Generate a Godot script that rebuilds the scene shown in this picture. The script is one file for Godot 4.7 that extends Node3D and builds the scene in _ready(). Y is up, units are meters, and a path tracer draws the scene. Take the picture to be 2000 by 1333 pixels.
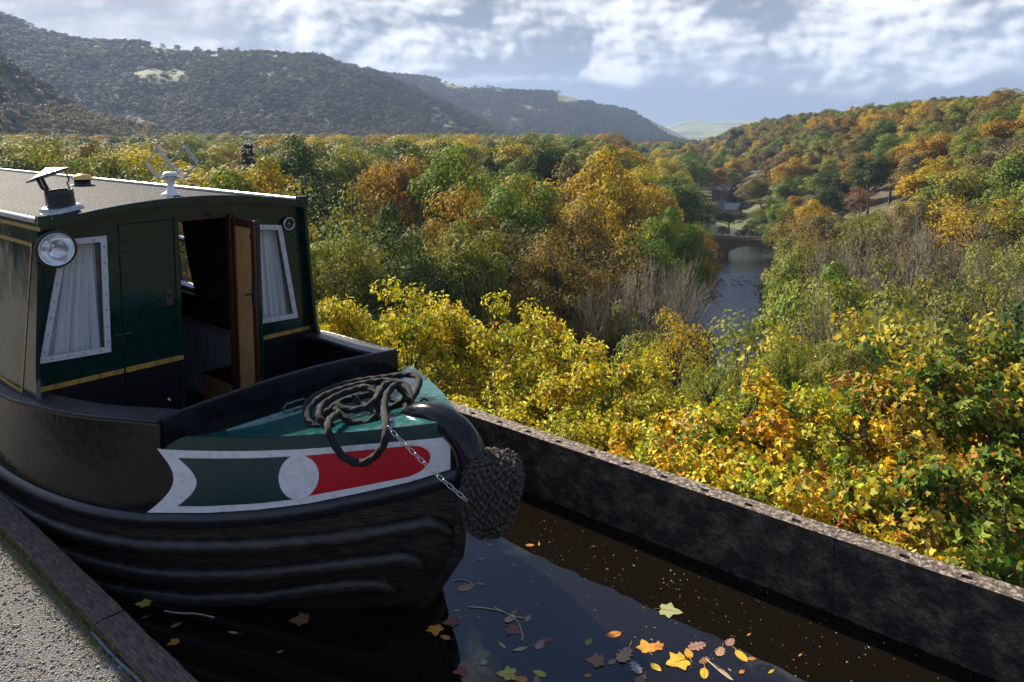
extends Node3D
# A narrowboat crossing a high iron aqueduct above an autumn river valley.
# World: y up, metres; the canal runs along z, its water is at y = 0, the towpath lies at x < 1.2.

const EYE := Vector3(0, 2.25, 0)
const YAW := 49.72
const PITCH := 5.2
const FOCAL := 1460.0
const BOAT := Vector3(2.3, 0, -2.25)
const FRONT := -2.46            # the cabin's front bulkhead, boat axes
const RIVER_Y := -34.0
const SUN_AZ := 9.0             # degrees to the right of -z
const SUN_EL := 29.0

var FW := Vector3(sin(deg_to_rad(YAW)), 0, -cos(deg_to_rad(YAW)))
var RT := Vector3(cos(deg_to_rad(YAW)), 0, sin(deg_to_rad(YAW)))
var M := {}
var taken := {}
var rng := RandomNumberGenerator.new()
var n_hill := FastNoiseLite.new()

# ------------------------------------------------------------------ mesh builder
class MB:
	var v := PackedVector3Array()
	var uv := PackedVector2Array()
	var c := PackedColorArray()
	var idx := PackedInt32Array()
	var tint := Color.WHITE
	var colored := false

	func vert(p: Vector3, t := Vector2.ZERO) -> int:
		v.append(p)
		uv.append(t)
		c.append(tint)
		return v.size() - 1

	func tri(a: int, b: int, d: int) -> void:
		idx.append(a)
		idx.append(b)
		idx.append(d)

	func quad(a: Vector3, b: Vector3, d: Vector3, e: Vector3) -> void:   # corners clockwise as seen from outside
		var k := v.size()
		var w := (b - a).length()
		var h := (e - a).length()
		vert(a, Vector2(0, 0))
		vert(b, Vector2(w, 0))
		vert(d, Vector2(w, h))
		vert(e, Vector2(0, h))
		tri(k, k + 1, k + 2)
		tri(k, k + 2, k + 3)

	func flat_tri(a: Vector3, b: Vector3, d: Vector3) -> void:
		var k := v.size()
		vert(a)
		vert(b)
		vert(d)
		tri(k, k + 1, k + 2)

	# rows: array of PackedVector3Array of equal length
	func grid(rows: Array, flip := false) -> void:
		var k := v.size()
		var w: int = rows[0].size()
		for i in rows.size():
			for j in w:
				vert(rows[i][j], Vector2(float(j) / (w - 1), float(i) / maxf(1.0, rows.size() - 1)))
		for i in rows.size() - 1:
			for j in w - 1:
				var a := k + i * w + j
				if flip:
					tri(a, a + w, a + 1)
					tri(a + 1, a + w, a + w + 1)
				else:
					tri(a, a + 1, a + w)
					tri(a + 1, a + w + 1, a + w)

	func box(lo: Vector3, hi: Vector3, t := Transform3D.IDENTITY) -> void:
		var p := []
		for i in 8:
			p.append(t * Vector3(hi.x if i & 1 else lo.x, hi.y if i & 2 else lo.y, hi.z if i & 4 else lo.z))
		quad(p[2], p[3], p[1], p[0])
		quad(p[7], p[6], p[4], p[5])
		quad(p[6], p[2], p[0], p[4])
		quad(p[3], p[7], p[5], p[1])
		quad(p[6], p[7], p[3], p[2])
		quad(p[0], p[1], p[5], p[4])

	# a box with chamfered edges
	func block(lo: Vector3, hi: Vector3, e := 0.004, t := Transform3D.IDENTITY) -> void:
		var ctr := (lo + hi) / 2
		var h := (hi - lo) / 2
		e = minf(e, minf(h.x, minf(h.y, h.z)) * 0.6)
		var ring := []
		for lay in [[-1, 1], [-1, 0], [1, 0], [1, 1]]:
			var y: float = lay[0] * (h.y - (0.0 if lay[1] else e))
			var q: float = e if lay[1] else 0.0
			var r := PackedVector3Array()
			var x := h.x - q
			var z := h.z - q
			for s in [Vector2(-x, -z + e), Vector2(-x + e, -z), Vector2(x - e, -z), Vector2(x, -z + e), Vector2(x, z - e), Vector2(x - e, z), Vector2(-x + e, z), Vector2(-x, z - e)]:
				r.append(t * (ctr + Vector3(s.x, y, s.y)))
			ring.append(r)
		for i in 3:
			for j in 8:
				var j2 := (j + 1) % 8
				quad(ring[i + 1][j2], ring[i + 1][j], ring[i][j], ring[i][j2])
		for j in range(1, 7):
			flat_tri(ring[3][0], ring[3][j], ring[3][j + 1])
			flat_tri(ring[0][0], ring[0][j + 1], ring[0][j])

	func tube(path: PackedVector3Array, radii: PackedFloat32Array, sides := 8, caps := true) -> void:
		var k := v.size()
		var n := path.size()
		var up := Vector3.UP
		var d0 := (path[1] - path[0]).normalized()
		if absf(d0.dot(up)) > 0.9:
			up = Vector3.RIGHT
		var x := d0.cross(up).normalized()
		var along := 0.0
		for i in n:
			var d := (path[mini(i + 1, n - 1)] - path[maxi(i - 1, 0)]).normalized()
			x = (x - d * x.dot(d)).normalized()
			var y := d.cross(x)
			if i:
				along += (path[i] - path[i - 1]).length()
			var r: float = radii[i] if i < radii.size() else radii[radii.size() - 1]
			for j in sides:
				var a := TAU * j / sides
				vert(path[i] + (x * cos(a) + y * sin(a)) * r, Vector2(float(j) / sides, along))
		for i in n - 1:
			for j in sides:
				var j2 := (j + 1) % sides
				var a := k + i * sides
				tri(a + j, a + sides + j, a + j2)
				tri(a + j2, a + sides + j, a + sides + j2)
		if caps:
			for e in 2:
				var m := v.size()
				var base := k + (n - 1) * sides * e
				for j in sides:
					vert(v[base + j])
				for j in range(1, sides - 1):
					if e:
						tri(m, m + j + 1, m + j)
					else:
						tri(m, m + j, m + j + 1)

	func rod(a: Vector3, b: Vector3, r: float, sides := 8) -> void:
		tube(PackedVector3Array([a, b]), PackedFloat32Array([r, r]), sides)

	# profile of (radius, height) turned about the y axis of t
	func lathe(profile: Array, sides: int, t := Transform3D.IDENTITY) -> void:
		var k := v.size()
		for i in profile.size():
			for j in sides:
				var a := TAU * j / sides
				vert(t * Vector3(cos(a) * profile[i].x, profile[i].y, sin(a) * profile[i].x), Vector2(float(j) / sides, float(i)))
		for i in profile.size() - 1:
			for j in sides:
				var j2 := (j + 1) % sides
				var a := k + i * sides
				tri(a + j, a + j2, a + sides + j)
				tri(a + j2, a + sides + j2, a + sides + j)

	# an outline in the plane (x right, y up) given clockwise, pushed out along +z by depth
	func plate(outline: PackedVector2Array, depth: float, t := Transform3D.IDENTITY) -> void:
		var f := Geometry2D.triangulate_polygon(outline)
		for i in range(0, f.size(), 3):
			var a := outline[f[i]]
			var b := outline[f[i + 1]]
			var d := outline[f[i + 2]]
			if (b - a).cross(d - a) > 0:
				var s := b
				b = d
				d = s
			flat_tri(t * Vector3(a.x, a.y, depth), t * Vector3(b.x, b.y, depth), t * Vector3(d.x, d.y, depth))
			flat_tri(t * Vector3(a.x, a.y, 0), t * Vector3(d.x, d.y, 0), t * Vector3(b.x, b.y, 0))
		for i in outline.size():
			var a := outline[i]
			var b := outline[(i + 1) % outline.size()]
			quad(t * Vector3(a.x, a.y, 0), t * Vector3(b.x, b.y, 0), t * Vector3(b.x, b.y, depth), t * Vector3(a.x, a.y, depth))

	func commit() -> ArrayMesh:
		var n := PackedVector3Array()
		n.resize(v.size())
		for i in range(0, idx.size(), 3):
			var a := idx[i]
			var b := idx[i + 1]
			var d := idx[i + 2]
			var f := (v[d] - v[a]).cross(v[b] - v[a])
			n[a] += f
			n[b] += f
			n[d] += f
		for i in n.size():
			n[i] = n[i].normalized() if n[i].length_squared() > 1e-20 else Vector3.UP
		var arr := []
		arr.resize(Mesh.ARRAY_MAX)
		arr[Mesh.ARRAY_VERTEX] = v
		arr[Mesh.ARRAY_NORMAL] = n
		arr[Mesh.ARRAY_TEX_UV] = uv
		if colored:
			arr[Mesh.ARRAY_COLOR] = c
		arr[Mesh.ARRAY_INDEX] = idx
		var m := ArrayMesh.new()
		m.add_surface_from_arrays(Mesh.PRIMITIVE_TRIANGLES, arr)
		return m

# ------------------------------------------------------------------ naming and tagging
func numbered(called: String) -> String:
	if not taken.has(called):
		taken[called] = 0
		return called
	taken[called] += 1
	return "%s_%03d" % [called, taken[called]]

func tag(o: Node3D, label: String, category: String, group := "", kind := "") -> Node3D:
	if label:
		o.set_meta("label", label)
	if category:
		o.set_meta("category", category)
	if group:
		o.set_meta("group", group)
	if kind:
		o.set_meta("kind", kind)
	return o

func thing(called: String, label: String, category: String, at := Vector3.ZERO, group := "") -> Node3D:
	var o := Node3D.new()
	o.name = numbered(called)
	add_child(o)
	o.position = at
	tag(o, label, category, group)
	return o

func part(called: String, m: Mesh, mat: Material, parent: Node3D, at := Transform3D.IDENTITY) -> MeshInstance3D:
	var o := MeshInstance3D.new()
	o.name = called
	o.mesh = m
	o.material_override = mat
	o.transform = at
	parent.add_child(o, true)
	return o

func solo(called: String, m: Mesh, mat: Material, label: String, category: String, group := "", kind := "") -> MeshInstance3D:
	var o := MeshInstance3D.new()
	o.name = numbered(called)
	o.mesh = m
	o.material_override = mat
	add_child(o)
	tag(o, label, category, group, kind)
	return o

func setting(called: String, m: Mesh, mat: Material) -> MeshInstance3D:
	return solo(called, m, mat, "", "", "", "structure")

# ------------------------------------------------------------------ materials
func lin(r: float, g: float, b: float) -> Color:
	return Color(r, g, b).linear_to_srgb()

func noise_tex(f: float, seed_: int, size := 512, ramp: Gradient = null, kind := FastNoiseLite.TYPE_SIMPLEX_SMOOTH, octaves := 5, gain := 0.5) -> NoiseTexture2D:
	var n := FastNoiseLite.new()
	n.noise_type = kind
	n.frequency = f
	n.seed = seed_
	n.fractal_octaves = octaves
	n.fractal_gain = gain
	var t := NoiseTexture2D.new()
	t.width = size
	t.height = size
	t.seamless = true
	t.noise = n
	if ramp:
		t.color_ramp = ramp
	return t

func ramp(stops: Array) -> Gradient:
	var g := Gradient.new()
	var at := PackedFloat32Array()
	var col := PackedColorArray()
	var most := 1.0
	for s in stops:
		var l: Color = s[1].srgb_to_linear()
		most = maxf(most, maxf(l.r, maxf(l.g, l.b)))
	for s in stops:
		var l: Color = s[1].srgb_to_linear()
		at.append(s[0])
		col.append(Color(l.r / most, l.g / most, l.b / most).linear_to_srgb())
	g.set_meta("gain", most)   # a texture holds at most 1; the material's colour takes the rest
	g.offsets = at
	g.colors = col
	return g

func mat(called: String, col: Color, rough := 0.7, metal := 0.0) -> StandardMaterial3D:
	var m := StandardMaterial3D.new()
	m.resource_name = called
	m.albedo_color = col
	m.roughness = rough
	m.metallic = metal
	M[called] = m
	return m

func textured(m: StandardMaterial3D, t: Texture2D, per_metre: float, world := true) -> StandardMaterial3D:
	m.albedo_texture = t
	if t is NoiseTexture2D and t.color_ramp:
		var l := m.albedo_color.srgb_to_linear()
		var k: float = t.color_ramp.get_meta("gain", 1.0)
		m.albedo_color = Color(l.r * k, l.g * k, l.b * k).linear_to_srgb()
	m.uv1_triplanar = true
	m.uv1_world_triplanar = world
	m.uv1_scale = Vector3.ONE * per_metre
	return m

func bumped(m: StandardMaterial3D, t: Texture2D, cm: float) -> StandardMaterial3D:
	m.heightmap_enabled = true
	m.heightmap_texture = t
	m.heightmap_scale = cm
	return m

func make_materials() -> void:
	var grime := noise_tex(0.012, 3, 512, ramp([[0.22, lin(0.5, 0.47, 0.42)], [0.4, lin(0.82, 0.81, 0.79)], [0.55, lin(1, 1, 1)]]))
	var scuff := noise_tex(0.03, 4, 512, ramp([[0.2, lin(0.78, 0.76, 0.73)], [0.38, lin(0.94, 0.94, 0.93)], [0.55, lin(1, 1, 1)]]), FastNoiseLite.TYPE_SIMPLEX, 5, 0.6)
	var fine := noise_tex(0.08, 7, 512, null, FastNoiseLite.TYPE_SIMPLEX, 3)
	var lumps := noise_tex(0.02, 11, 512, null, FastNoiseLite.TYPE_SIMPLEX_SMOOTH, 5)
	var streak := noise_tex(0.02, 17, 512)
	# boat paint
	var m := textured(mat("hull_black", lin(0.009, 0.009, 0.011), 0.13), grime, 1.3)
	bumped(m, lumps, 0.12)
	m.metallic_specular = 0.38
	m = textured(mat("hull_blacking", lin(0.019, 0.0165, 0.0145), 0.45), noise_tex(0.016, 5, 1024, ramp([[0.25, lin(0.5, 0.48, 0.46)], [0.5, lin(1, 1, 1)], [0.6, lin(1.5, 1.3, 1.15)], [0.66, lin(4.2, 2.9, 2.1)], [0.70, lin(1.2, 1.0, 0.9)], [0.78, lin(3.5, 3.2, 2.9)]]), FastNoiseLite.TYPE_SIMPLEX, 6, 0.62), 0.7)
	m.uv1_scale = Vector3(0.45, 1.6, 0.45)
	bumped(m, fine, 0.25)
	m = textured(mat("worn_strake", lin(0.028, 0.028, 0.032), 0.3), noise_tex(0.03, 9, 512, ramp([[0.0, lin(0.3, 0.2, 0.14)], [0.36, lin(0.55, 0.42, 0.33)], [0.5, lin(0.5, 0.55, 0.7)], [1.0, lin(0.9, 0.95, 1)]])), 1.4)
	bumped(m, lumps, 0.2)
	textured(mat("worn_black", lin(0.022, 0.022, 0.026), 0.42), noise_tex(0.02, 8, 512, ramp([[0.3, lin(0.6, 0.58, 0.56)], [0.55, lin(1, 1, 1)], [0.75, lin(1.8, 1.75, 1.8)]])), 1.6)
	m = textured(mat("cabin_green", lin(0.006, 0.027, 0.021), 0.12), scuff, 0.8)
	bumped(m, noise_tex(0.006, 21, 512), 0.25)
	m = textured(mat("deck_green", lin(0.010, 0.085, 0.078), 0.16), grime, 1.5)
	bumped(m, lumps, 0.12)
	textured(mat("band_green", lin(0.015, 0.05, 0.048), 0.3), scuff, 1.2)
	textured(mat("band_white", lin(0.74, 0.74, 0.77), 0.32), scuff, 1.1)
	textured(mat("band_red", lin(0.52, 0.008, 0.022), 0.3), scuff, 1.3)
	textured(mat("coach_gold", lin(0.42, 0.24, 0.05), 0.4), grime, 3.0)
	mat("gutter_steel", lin(0.45, 0.47, 0.49), 0.3, 0.5)
	m = textured(mat("roof_grit", lin(0.026, 0.029, 0.036), 0.75), noise_tex(0.16, 23, 1024, ramp([[0.30, lin(0.12, 0.12, 0.13)], [0.5, lin(0.55, 0.55, 0.58)], [0.58, lin(1.2, 1.2, 1.25)], [0.7, lin(3.2, 3.2, 3.3)]]), FastNoiseLite.TYPE_SIMPLEX, 3), 0.34)
	m.metallic_specular = 0.16
	bumped(m, noise_tex(0.16, 24, 1024, null, FastNoiseLite.TYPE_SIMPLEX, 2), 1.2)
	textured(mat("frame_white", lin(0.50, 0.51, 0.55), 0.45), scuff, 2.0)
	mat("rivet", lin(0.16, 0.15, 0.15), 0.5, 0.6)
	m = mat("pane", Color(0.9, 0.95, 0.95, 0.06), 0.02)
	m.transparency = BaseMaterial3D.TRANSPARENCY_ALPHA
	m = mat("curtain_pale", lin(0.55, 0.58, 0.62), 0.85)
	m.backlight_enabled = true
	m.backlight = Color(0.5, 0.5, 0.5)
	bumped(m, fine, 0.05)
	m = mat("curtain_green", lin(0.012, 0.035, 0.026), 0.9)
	m.rim_enabled = true
	m.rim = 0.4
	var grain := noise_tex(0.02, 31, 512, ramp([[0.25, lin(0.62, 0.56, 0.5)], [0.5, lin(0.9, 0.88, 0.86)], [0.8, lin(1, 1, 1)]]), FastNoiseLite.TYPE_SIMPLEX_SMOOTH, 4)
	m = mat("door_oak", lin(0.60, 0.33, 0.13), 0.38)
	m.albedo_texture = grain
	m.uv1_triplanar = true
	m.uv1_world_triplanar = true
	m.uv1_scale = Vector3(9, 0.5, 9)
	m = mat("door_frame_wood", lin(0.075, 0.026, 0.012), 0.35)
	m.albedo_texture = grain
	m.uv1_triplanar = true
	m.uv1_world_triplanar = true
	m.uv1_scale = Vector3(6, 0.7, 6)
	mat("radiator_white", lin(0.42, 0.42, 0.44), 0.4)
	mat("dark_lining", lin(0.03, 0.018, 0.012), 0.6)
	mat("black_paint", lin(0.012, 0.012, 0.014), 0.3)
	mat("chrome", lin(0.75, 0.77, 0.8), 0.12, 1.0)
	mat("rubber", lin(0.012, 0.012, 0.014), 0.55)
	m = mat("lens", Color(0.95, 0.97, 1.0, 0.12), 0.03)
	m.transparency = BaseMaterial3D.TRANSPARENCY_ALPHA
	mat("brass", lin(0.62, 0.42, 0.12), 0.25, 1.0)
	mat("lock_plate", lin(0.06, 0.05, 0.045), 0.45, 0.5)
	m = textured(mat("galvanised", lin(0.42, 0.45, 0.47), 0.3, 0.85), noise_tex(0.03, 41, 256, ramp([[0.3, lin(0.6, 0.6, 0.62)], [0.7, lin(1, 1, 1)]]), FastNoiseLite.TYPE_CELLULAR, 2), 5.0)
	textured(mat("stove_iron", lin(0.024, 0.026, 0.027), 0.5, 0.2), grime, 5.0)
	mat("aerial_white", lin(0.72, 0.72, 0.72), 0.35)
	mat("print_dark", lin(0.02, 0.02, 0.03), 0.5)
	m = textured(mat("rope", lin(0.010, 0.0095, 0.009), 0.9), noise_tex(0.06, 45, 256, ramp([[0.2, lin(0.5, 0.5, 0.5)], [0.6, lin(1, 1, 1)], [0.9, lin(1.7, 1.55, 1.4)]])), 9.0)
	bumped(m, fine, 0.3)
	m = textured(mat("fender_rope", lin(0.075, 0.064, 0.052), 0.95), noise_tex(0.05, 46, 256, ramp([[0.2, lin(0.4, 0.4, 0.42)], [0.6, lin(1, 1, 1)], [0.9, lin(1.8, 1.6, 1.4)]])), 7.0)
	bumped(m, fine, 0.4)
	mat("chain_steel", lin(0.5, 0.47, 0.43), 0.35, 0.9)
	# aqueduct
	m = textured(mat("trough_iron", lin(0.032, 0.026, 0.021), 0.75), noise_tex(0.012, 51, 1024, ramp([[0.25, lin(0.35, 0.33, 0.34)], [0.42, lin(0.8, 0.75, 0.74)], [0.55, lin(1.5, 1.3, 1.15)], [0.62, lin(2.9, 2.4, 2.0)], [0.7, lin(1.3, 1.05, 0.9)], [0.78, lin(3.4, 3.2, 3.0)]]), FastNoiseLite.TYPE_SIMPLEX, 6, 0.65), 0.42)
	bumped(m, noise_tex(0.03, 52, 1024, null, FastNoiseLite.TYPE_SIMPLEX, 6, 0.6), 1.6)
	m = textured(mat("trough_top", lin(0.11, 0.09, 0.075), 0.85), noise_tex(0.035, 53, 1024, ramp([[0.25, lin(0.3, 0.26, 0.24)], [0.45, lin(0.85, 0.75, 0.64)], [0.55, lin(1.0, 0.92, 0.68)], [0.63, lin(1.7, 1.7, 1.7)], [0.75, lin(2.6, 2.6, 2.6)]]), FastNoiseLite.TYPE_SIMPLEX, 7, 0.72), 0.6)
	bumped(m, noise_tex(0.08, 54, 512, null, FastNoiseLite.TYPE_SIMPLEX, 4, 0.6), 0.7)
	m = textured(mat("timber", lin(0.105, 0.08, 0.057), 0.75), noise_tex(0.03, 57, 1024, ramp([[0.2, lin(0.28, 0.27, 0.26)], [0.45, lin(0.8, 0.78, 0.76)], [0.6, lin(1.1, 1.05, 1.0)], [0.8, lin(1.9, 1.85, 1.75)]]), FastNoiseLite.TYPE_SIMPLEX_SMOOTH, 6, 0.6), 1.0)
	m.uv1_scale = Vector3(3.0, 3.0, 0.3)
	bumped(m, noise_tex(0.04, 58, 1024, null, FastNoiseLite.TYPE_SIMPLEX, 5, 0.6), 0.7)
	m = textured(mat("towpath_grit", lin(0.15, 0.152, 0.154), 0.9), noise_tex(0.16, 61, 1024, ramp([[0.2, lin(0.16, 0.15, 0.14)], [0.45, lin(0.75, 0.72, 0.7)], [0.6, lin(1.05, 1.0, 0.95)], [0.8, lin(1.9, 1.8, 1.7)]]), FastNoiseLite.TYPE_SIMPLEX, 4, 0.6), 0.62)
	bumped(m, noise_tex(0.14, 62, 1024, null, FastNoiseLite.TYPE_SIMPLEX, 3), 2.4)
	mat("stone_chip", lin(0.2, 0.2, 0.2), 0.85)
	M["stone_chip"].vertex_color_use_as_albedo = true
	mat("moss", lin(1, 1, 1), 0.95)
	M["moss"].vertex_color_use_as_albedo = true
	mat("edge_cable", lin(0.12, 0.13, 0.16), 0.4)
	m = mat("canal_water", lin(0.0055, 0.0042, 0.0024), 0.014)
	m.metallic_specular = 0.52
	var rip := noise_tex(0.006, 71, 512, null, FastNoiseLite.TYPE_SIMPLEX_SMOOTH, 3, 0.45)
	m.uv1_triplanar = true
	m.uv1_world_triplanar = true
	m.uv1_scale = Vector3.ONE * 0.8
	bumped(m, rip, 0.10)
	m = mat("river_water", lin(0.03, 0.034, 0.04), 0.1)
	m.uv1_triplanar = true
	m.uv1_world_triplanar = true
	m.uv1_scale = Vector3(0.05, 0.05, 0.05)
	bumped(m, noise_tex(0.05, 72, 512, null, FastNoiseLite.TYPE_SIMPLEX, 5, 0.6), 9.0)
	mat("foam", lin(0.6, 0.62, 0.64), 0.7)
	# land
	m = mat("ground", lin(1, 1, 1), 0.95)
	m.vertex_color_use_as_albedo = true
	textured(m, noise_tex(0.02, 81, 1024, ramp([[0.2, lin(0.6, 0.58, 0.5)], [0.5, lin(1, 1, 1)], [0.8, lin(1.25, 1.2, 1.1)]]), FastNoiseLite.TYPE_SIMPLEX, 5, 0.6), 0.05)
	m = textured(mat("bark", lin(0.05, 0.043, 0.034), 0.9), grime, 0.9)
	textured(mat("bark_pale", lin(0.23, 0.2, 0.155), 0.9), grime, 0.9)
	textured(mat("bridge_stone", lin(0.2, 0.145, 0.1), 0.9), noise_tex(0.03, 83, 512, ramp([[0.2, lin(0.5, 0.5, 0.5)], [0.5, lin(1, 1, 1)], [0.8, lin(1.4, 1.35, 1.3)]])), 0.25)
	mat("brick", lin(0.3, 0.11, 0.075), 0.9)
	mat("render_white", lin(0.68, 0.66, 0.62), 0.85)
	mat("slate", lin(0.09, 0.095, 0.11), 0.6)
	mat("slate_pale", lin(0.26, 0.25, 0.24), 0.55)
	mat("window_dark", lin(0.02, 0.022, 0.025), 0.1)

func foliage(called: String, r: float, g: float, b: float, through := 0.82) -> StandardMaterial3D:
	var m := mat(called, lin(r, g, b), 0.7)
	m.vertex_color_use_as_albedo = true
	m.metallic_specular = 0.3
	m.backlight_enabled = true
	m.backlight = Color(through, through, through * 0.75)
	return m

# ------------------------------------------------------------------ camera, sky and sun
var n_mass := FastNoiseLite.new()
var n_puff := FastNoiseLite.new()
var n_veil := FastNoiseLite.new()

func cloud_depth(a: float, e: float) -> float:
	return 0.75 * n_mass.get_noise_2d(a, e) - 0.62 * (n_puff.get_noise_2d(a, e) + 0.62)

func sky_color(az: float, el: float) -> Color:
	# az: degrees to the right of -z, el: degrees up. A bank of cumulus stands on a level base a few degrees up; above it the sky is closed by broken cloud.
	var a := az - YAW
	var e := el * 1.55 if el < 14.0 else 21.7 + (el - 14.0) * 1.1
	var veil := n_veil.get_noise_2d(a, e * 1.8)
	var col := Vector3(0.06, 0.085, 0.135).lerp(Vector3(0.10, 0.125, 0.175), clampf(1.0 - el / 2.6, 0, 1))
	col = col.lerp(Vector3(0.085, 0.13, 0.235), smoothstep(4.0, 16.0, el))
	col = col.lerp(Vector3(0.055, 0.115, 0.28), smoothstep(16.0, 50.0, el))
	col *= 1.0 + 0.12 * veil
	var aa := a + 1.2 * n_veil.get_noise_2d(a * 2.0 + 300.0, e * 2.0)
	var d0 := cloud_depth(aa, e)
	var d1 := cloud_depth(aa - 0.5, e + 0.6)
	var d2 := cloud_depth(aa - 2.4, e + 2.6)
	var left := smoothstep(-15.0, -25.0, a + veil * 6.0) * smoothstep(-85.0, -50.0, a)
	var base := 3.5 + veil * 1.2 + 1.5 * n_mass.get_noise_2d(a * 1.5, 40.0) - 3.0 * left
	var cover := smoothstep(base - 0.35, base + 0.55, el + 0.8 * d0) * smoothstep(-0.20, -0.06, d0 + 0.30 + 0.1 * left)
	cover *= 1.0 - 0.97 * smoothstep(8.5, 13.0, el) * smoothstep(0.34, 0.02, d0 + 0.5 * veil)
	var lit := clampf(0.44 + (d0 - d1) * 2.1 + (d0 - d2) * 1.05 + 0.5 * veil - 0.15 * (d0 + 0.1), 0.0, 1.0)
	lit = lit * lit * (3.0 - 2.0 * lit)
	var cloud := Vector3(0.10, 0.116, 0.152).lerp(Vector3(0.62, 0.615, 0.61), lit)
	# thin veil on the sunny side
	var thin := Vector3(0.36, 0.355, 0.375) * (1.0 + 0.55 * veil) + Vector3(0.26, 0.25, 0.24) * smoothstep(0.15, 0.5, veil + 0.6 * d0)
	cloud = cloud.lerp(thin, 0.62 * left)
	var rim := exp(-pow((el - base - 0.55) / 0.35, 2.0)) * (1.0 - left) * clampf(0.6 + 1.4 * veil, 0.0, 1.0)
	cloud = cloud.lerp(Vector3(0.52, 0.525, 0.54), 0.6 * rim)
	col = col.lerp(cloud, cover)
	# brighter air round the veiled sun
	var sun := Vector3(sin(deg_to_rad(SUN_AZ)) * cos(deg_to_rad(SUN_EL)), sin(deg_to_rad(SUN_EL)), -cos(deg_to_rad(SUN_AZ)) * cos(deg_to_rad(SUN_EL)))
	var dir := Vector3(sin(deg_to_rad(az)) * cos(deg_to_rad(el)), sin(deg_to_rad(el)), -cos(deg_to_rad(az)) * cos(deg_to_rad(el)))
	col *= 1.0 + 0.5 * pow(maxf(0.0, dir.dot(sun)), 9.0)
	col *= 0.64
	return Color(col.x, col.y, col.z)

func make_sky() -> ImageTexture:
	n_mass.seed = 40
	n_mass.noise_type = FastNoiseLite.TYPE_SIMPLEX_SMOOTH
	n_mass.frequency = 0.055
	n_mass.fractal_octaves = 5
	n_mass.fractal_gain = 0.5
	n_puff.seed = 41
	n_puff.noise_type = FastNoiseLite.TYPE_CELLULAR
	n_puff.cellular_return_type = FastNoiseLite.RETURN_DISTANCE
	n_puff.frequency = 0.15
	n_puff.fractal_octaves = 7
	n_puff.fractal_gain = 0.64
	n_veil.seed = 45
	n_veil.noise_type = FastNoiseLite.TYPE_SIMPLEX_SMOOTH
	n_veil.frequency = 0.035
	n_veil.fractal_octaves = 5
	var W := 4096
	var w := 1024
	var im := Image.create(w, w / 2, false, Image.FORMAT_RGBF)
	im.fill(Color(0.05, 0.05, 0.043))
	for r in w / 4 + 1:
		var el := 90.0 - (r + 0.5) * 360.0 / w
		for c in w:
			# the noise is not periodic: blend across the seam that lies behind the viewer
			var az := (c + 0.5) * 360.0 / w
			if az > 229.0:
				az -= 360.0
			var col := sky_color(az, maxf(el, 0.0))
			var edge := smoothstep(180.0, 150.0, absf(az - YAW))
			if edge < 1.0:
				col = sky_color(az - 360.0 if az > YAW else az, maxf(el, 0.0)).lerp(col, 0.5 + 0.5 * edge)
			im.set_pixel(c, r, col)
	im.resize(W, W / 2, Image.INTERPOLATE_CUBIC)
	for r in range(860, 1025):
		var el := 90.0 - (r + 0.5) * 360.0 / W
		for c in range(100, 1050):
			im.set_pixel(c, r, sky_color((c + 0.5) * 360.0 / W, maxf(el, 0.0)))
	return ImageTexture.create_from_image(im)

func make_view() -> void:
	var cam := Camera3D.new()
	cam.name = "camera"
	add_child(cam)
	cam.position = EYE
	cam.rotation_degrees = Vector3(-PITCH, -YAW, 0)
	cam.projection = Camera3D.PROJECTION_FRUSTUM
	cam.near = 0.05
	cam.far = 20000.0
	cam.size = 2.0 * cam.near * 666.5 / FOCAL
	cam.frustum_offset = Vector2(0, -cam.near * (666.5 - 390.9) / FOCAL)   # a rising front: uprights stay upright
	cam.current = true
	var e := Environment.new()
	e.background_mode = Environment.BG_SKY
	var sm := PanoramaSkyMaterial.new()
	sm.panorama = make_sky()
	e.sky = Sky.new()
	e.sky.sky_material = sm
	e.tonemap_mode = Environment.TONE_MAPPER_LINEAR
	e.tonemap_exposure = 3.1
	e.fog_enabled = true
	e.fog_density = 0.00013
	e.fog_light_color = Color(0.74, 0.84, 1.0)
	e.sdfgi_enabled = true
	e.ssao_enabled = true
	e.ssil_enabled = true
	var we := WorldEnvironment.new()
	we.name = "environment"
	we.environment = e
	add_child(we)
	var sun := DirectionalLight3D.new()
	sun.name = "sun"
	sun.light_energy = 1.6
	sun.light_color = Color(1.0, 0.955, 0.87)
	sun.light_angular_distance = 0.6
	sun.shadow_enabled = true
	add_child(sun)
	var az := deg_to_rad(SUN_AZ)
	var el := deg_to_rad(SUN_EL)
	var to_sun := Vector3(sin(az) * cos(el), sin(el), -cos(az) * cos(el))
	sun.look_at_from_position(to_sun * 100.0, Vector3.ZERO)

# ------------------------------------------------------------------ land
func curve(t: float, xs: Array, ys: Array) -> float:
	if t <= xs[0]:
		return ys[0]
	for i in xs.size() - 1:
		if t <= xs[i + 1]:
			var k: float = (t - xs[i]) / (xs[i + 1] - xs[i])
			return lerpf(ys[i], ys[i + 1], k)
	return ys[-1]

func at(u: float, d: float, y := 0.0) -> Vector3:      # u metres to the right, d metres ahead of the viewpoint
	return RT * u + FW * d + Vector3(0, y, 0)

func river_u(d: float) -> float:
	return curve(d, [60.0, 100.0, 138.0, 165.0, 190.0, 215.0, 245.0, 275.0, 300.0, 330.0], [22.0, 32.0, 43.0, 52.0, 61.0, 68.5, 72.0, 71.0, 64.0, 52.0])

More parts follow.
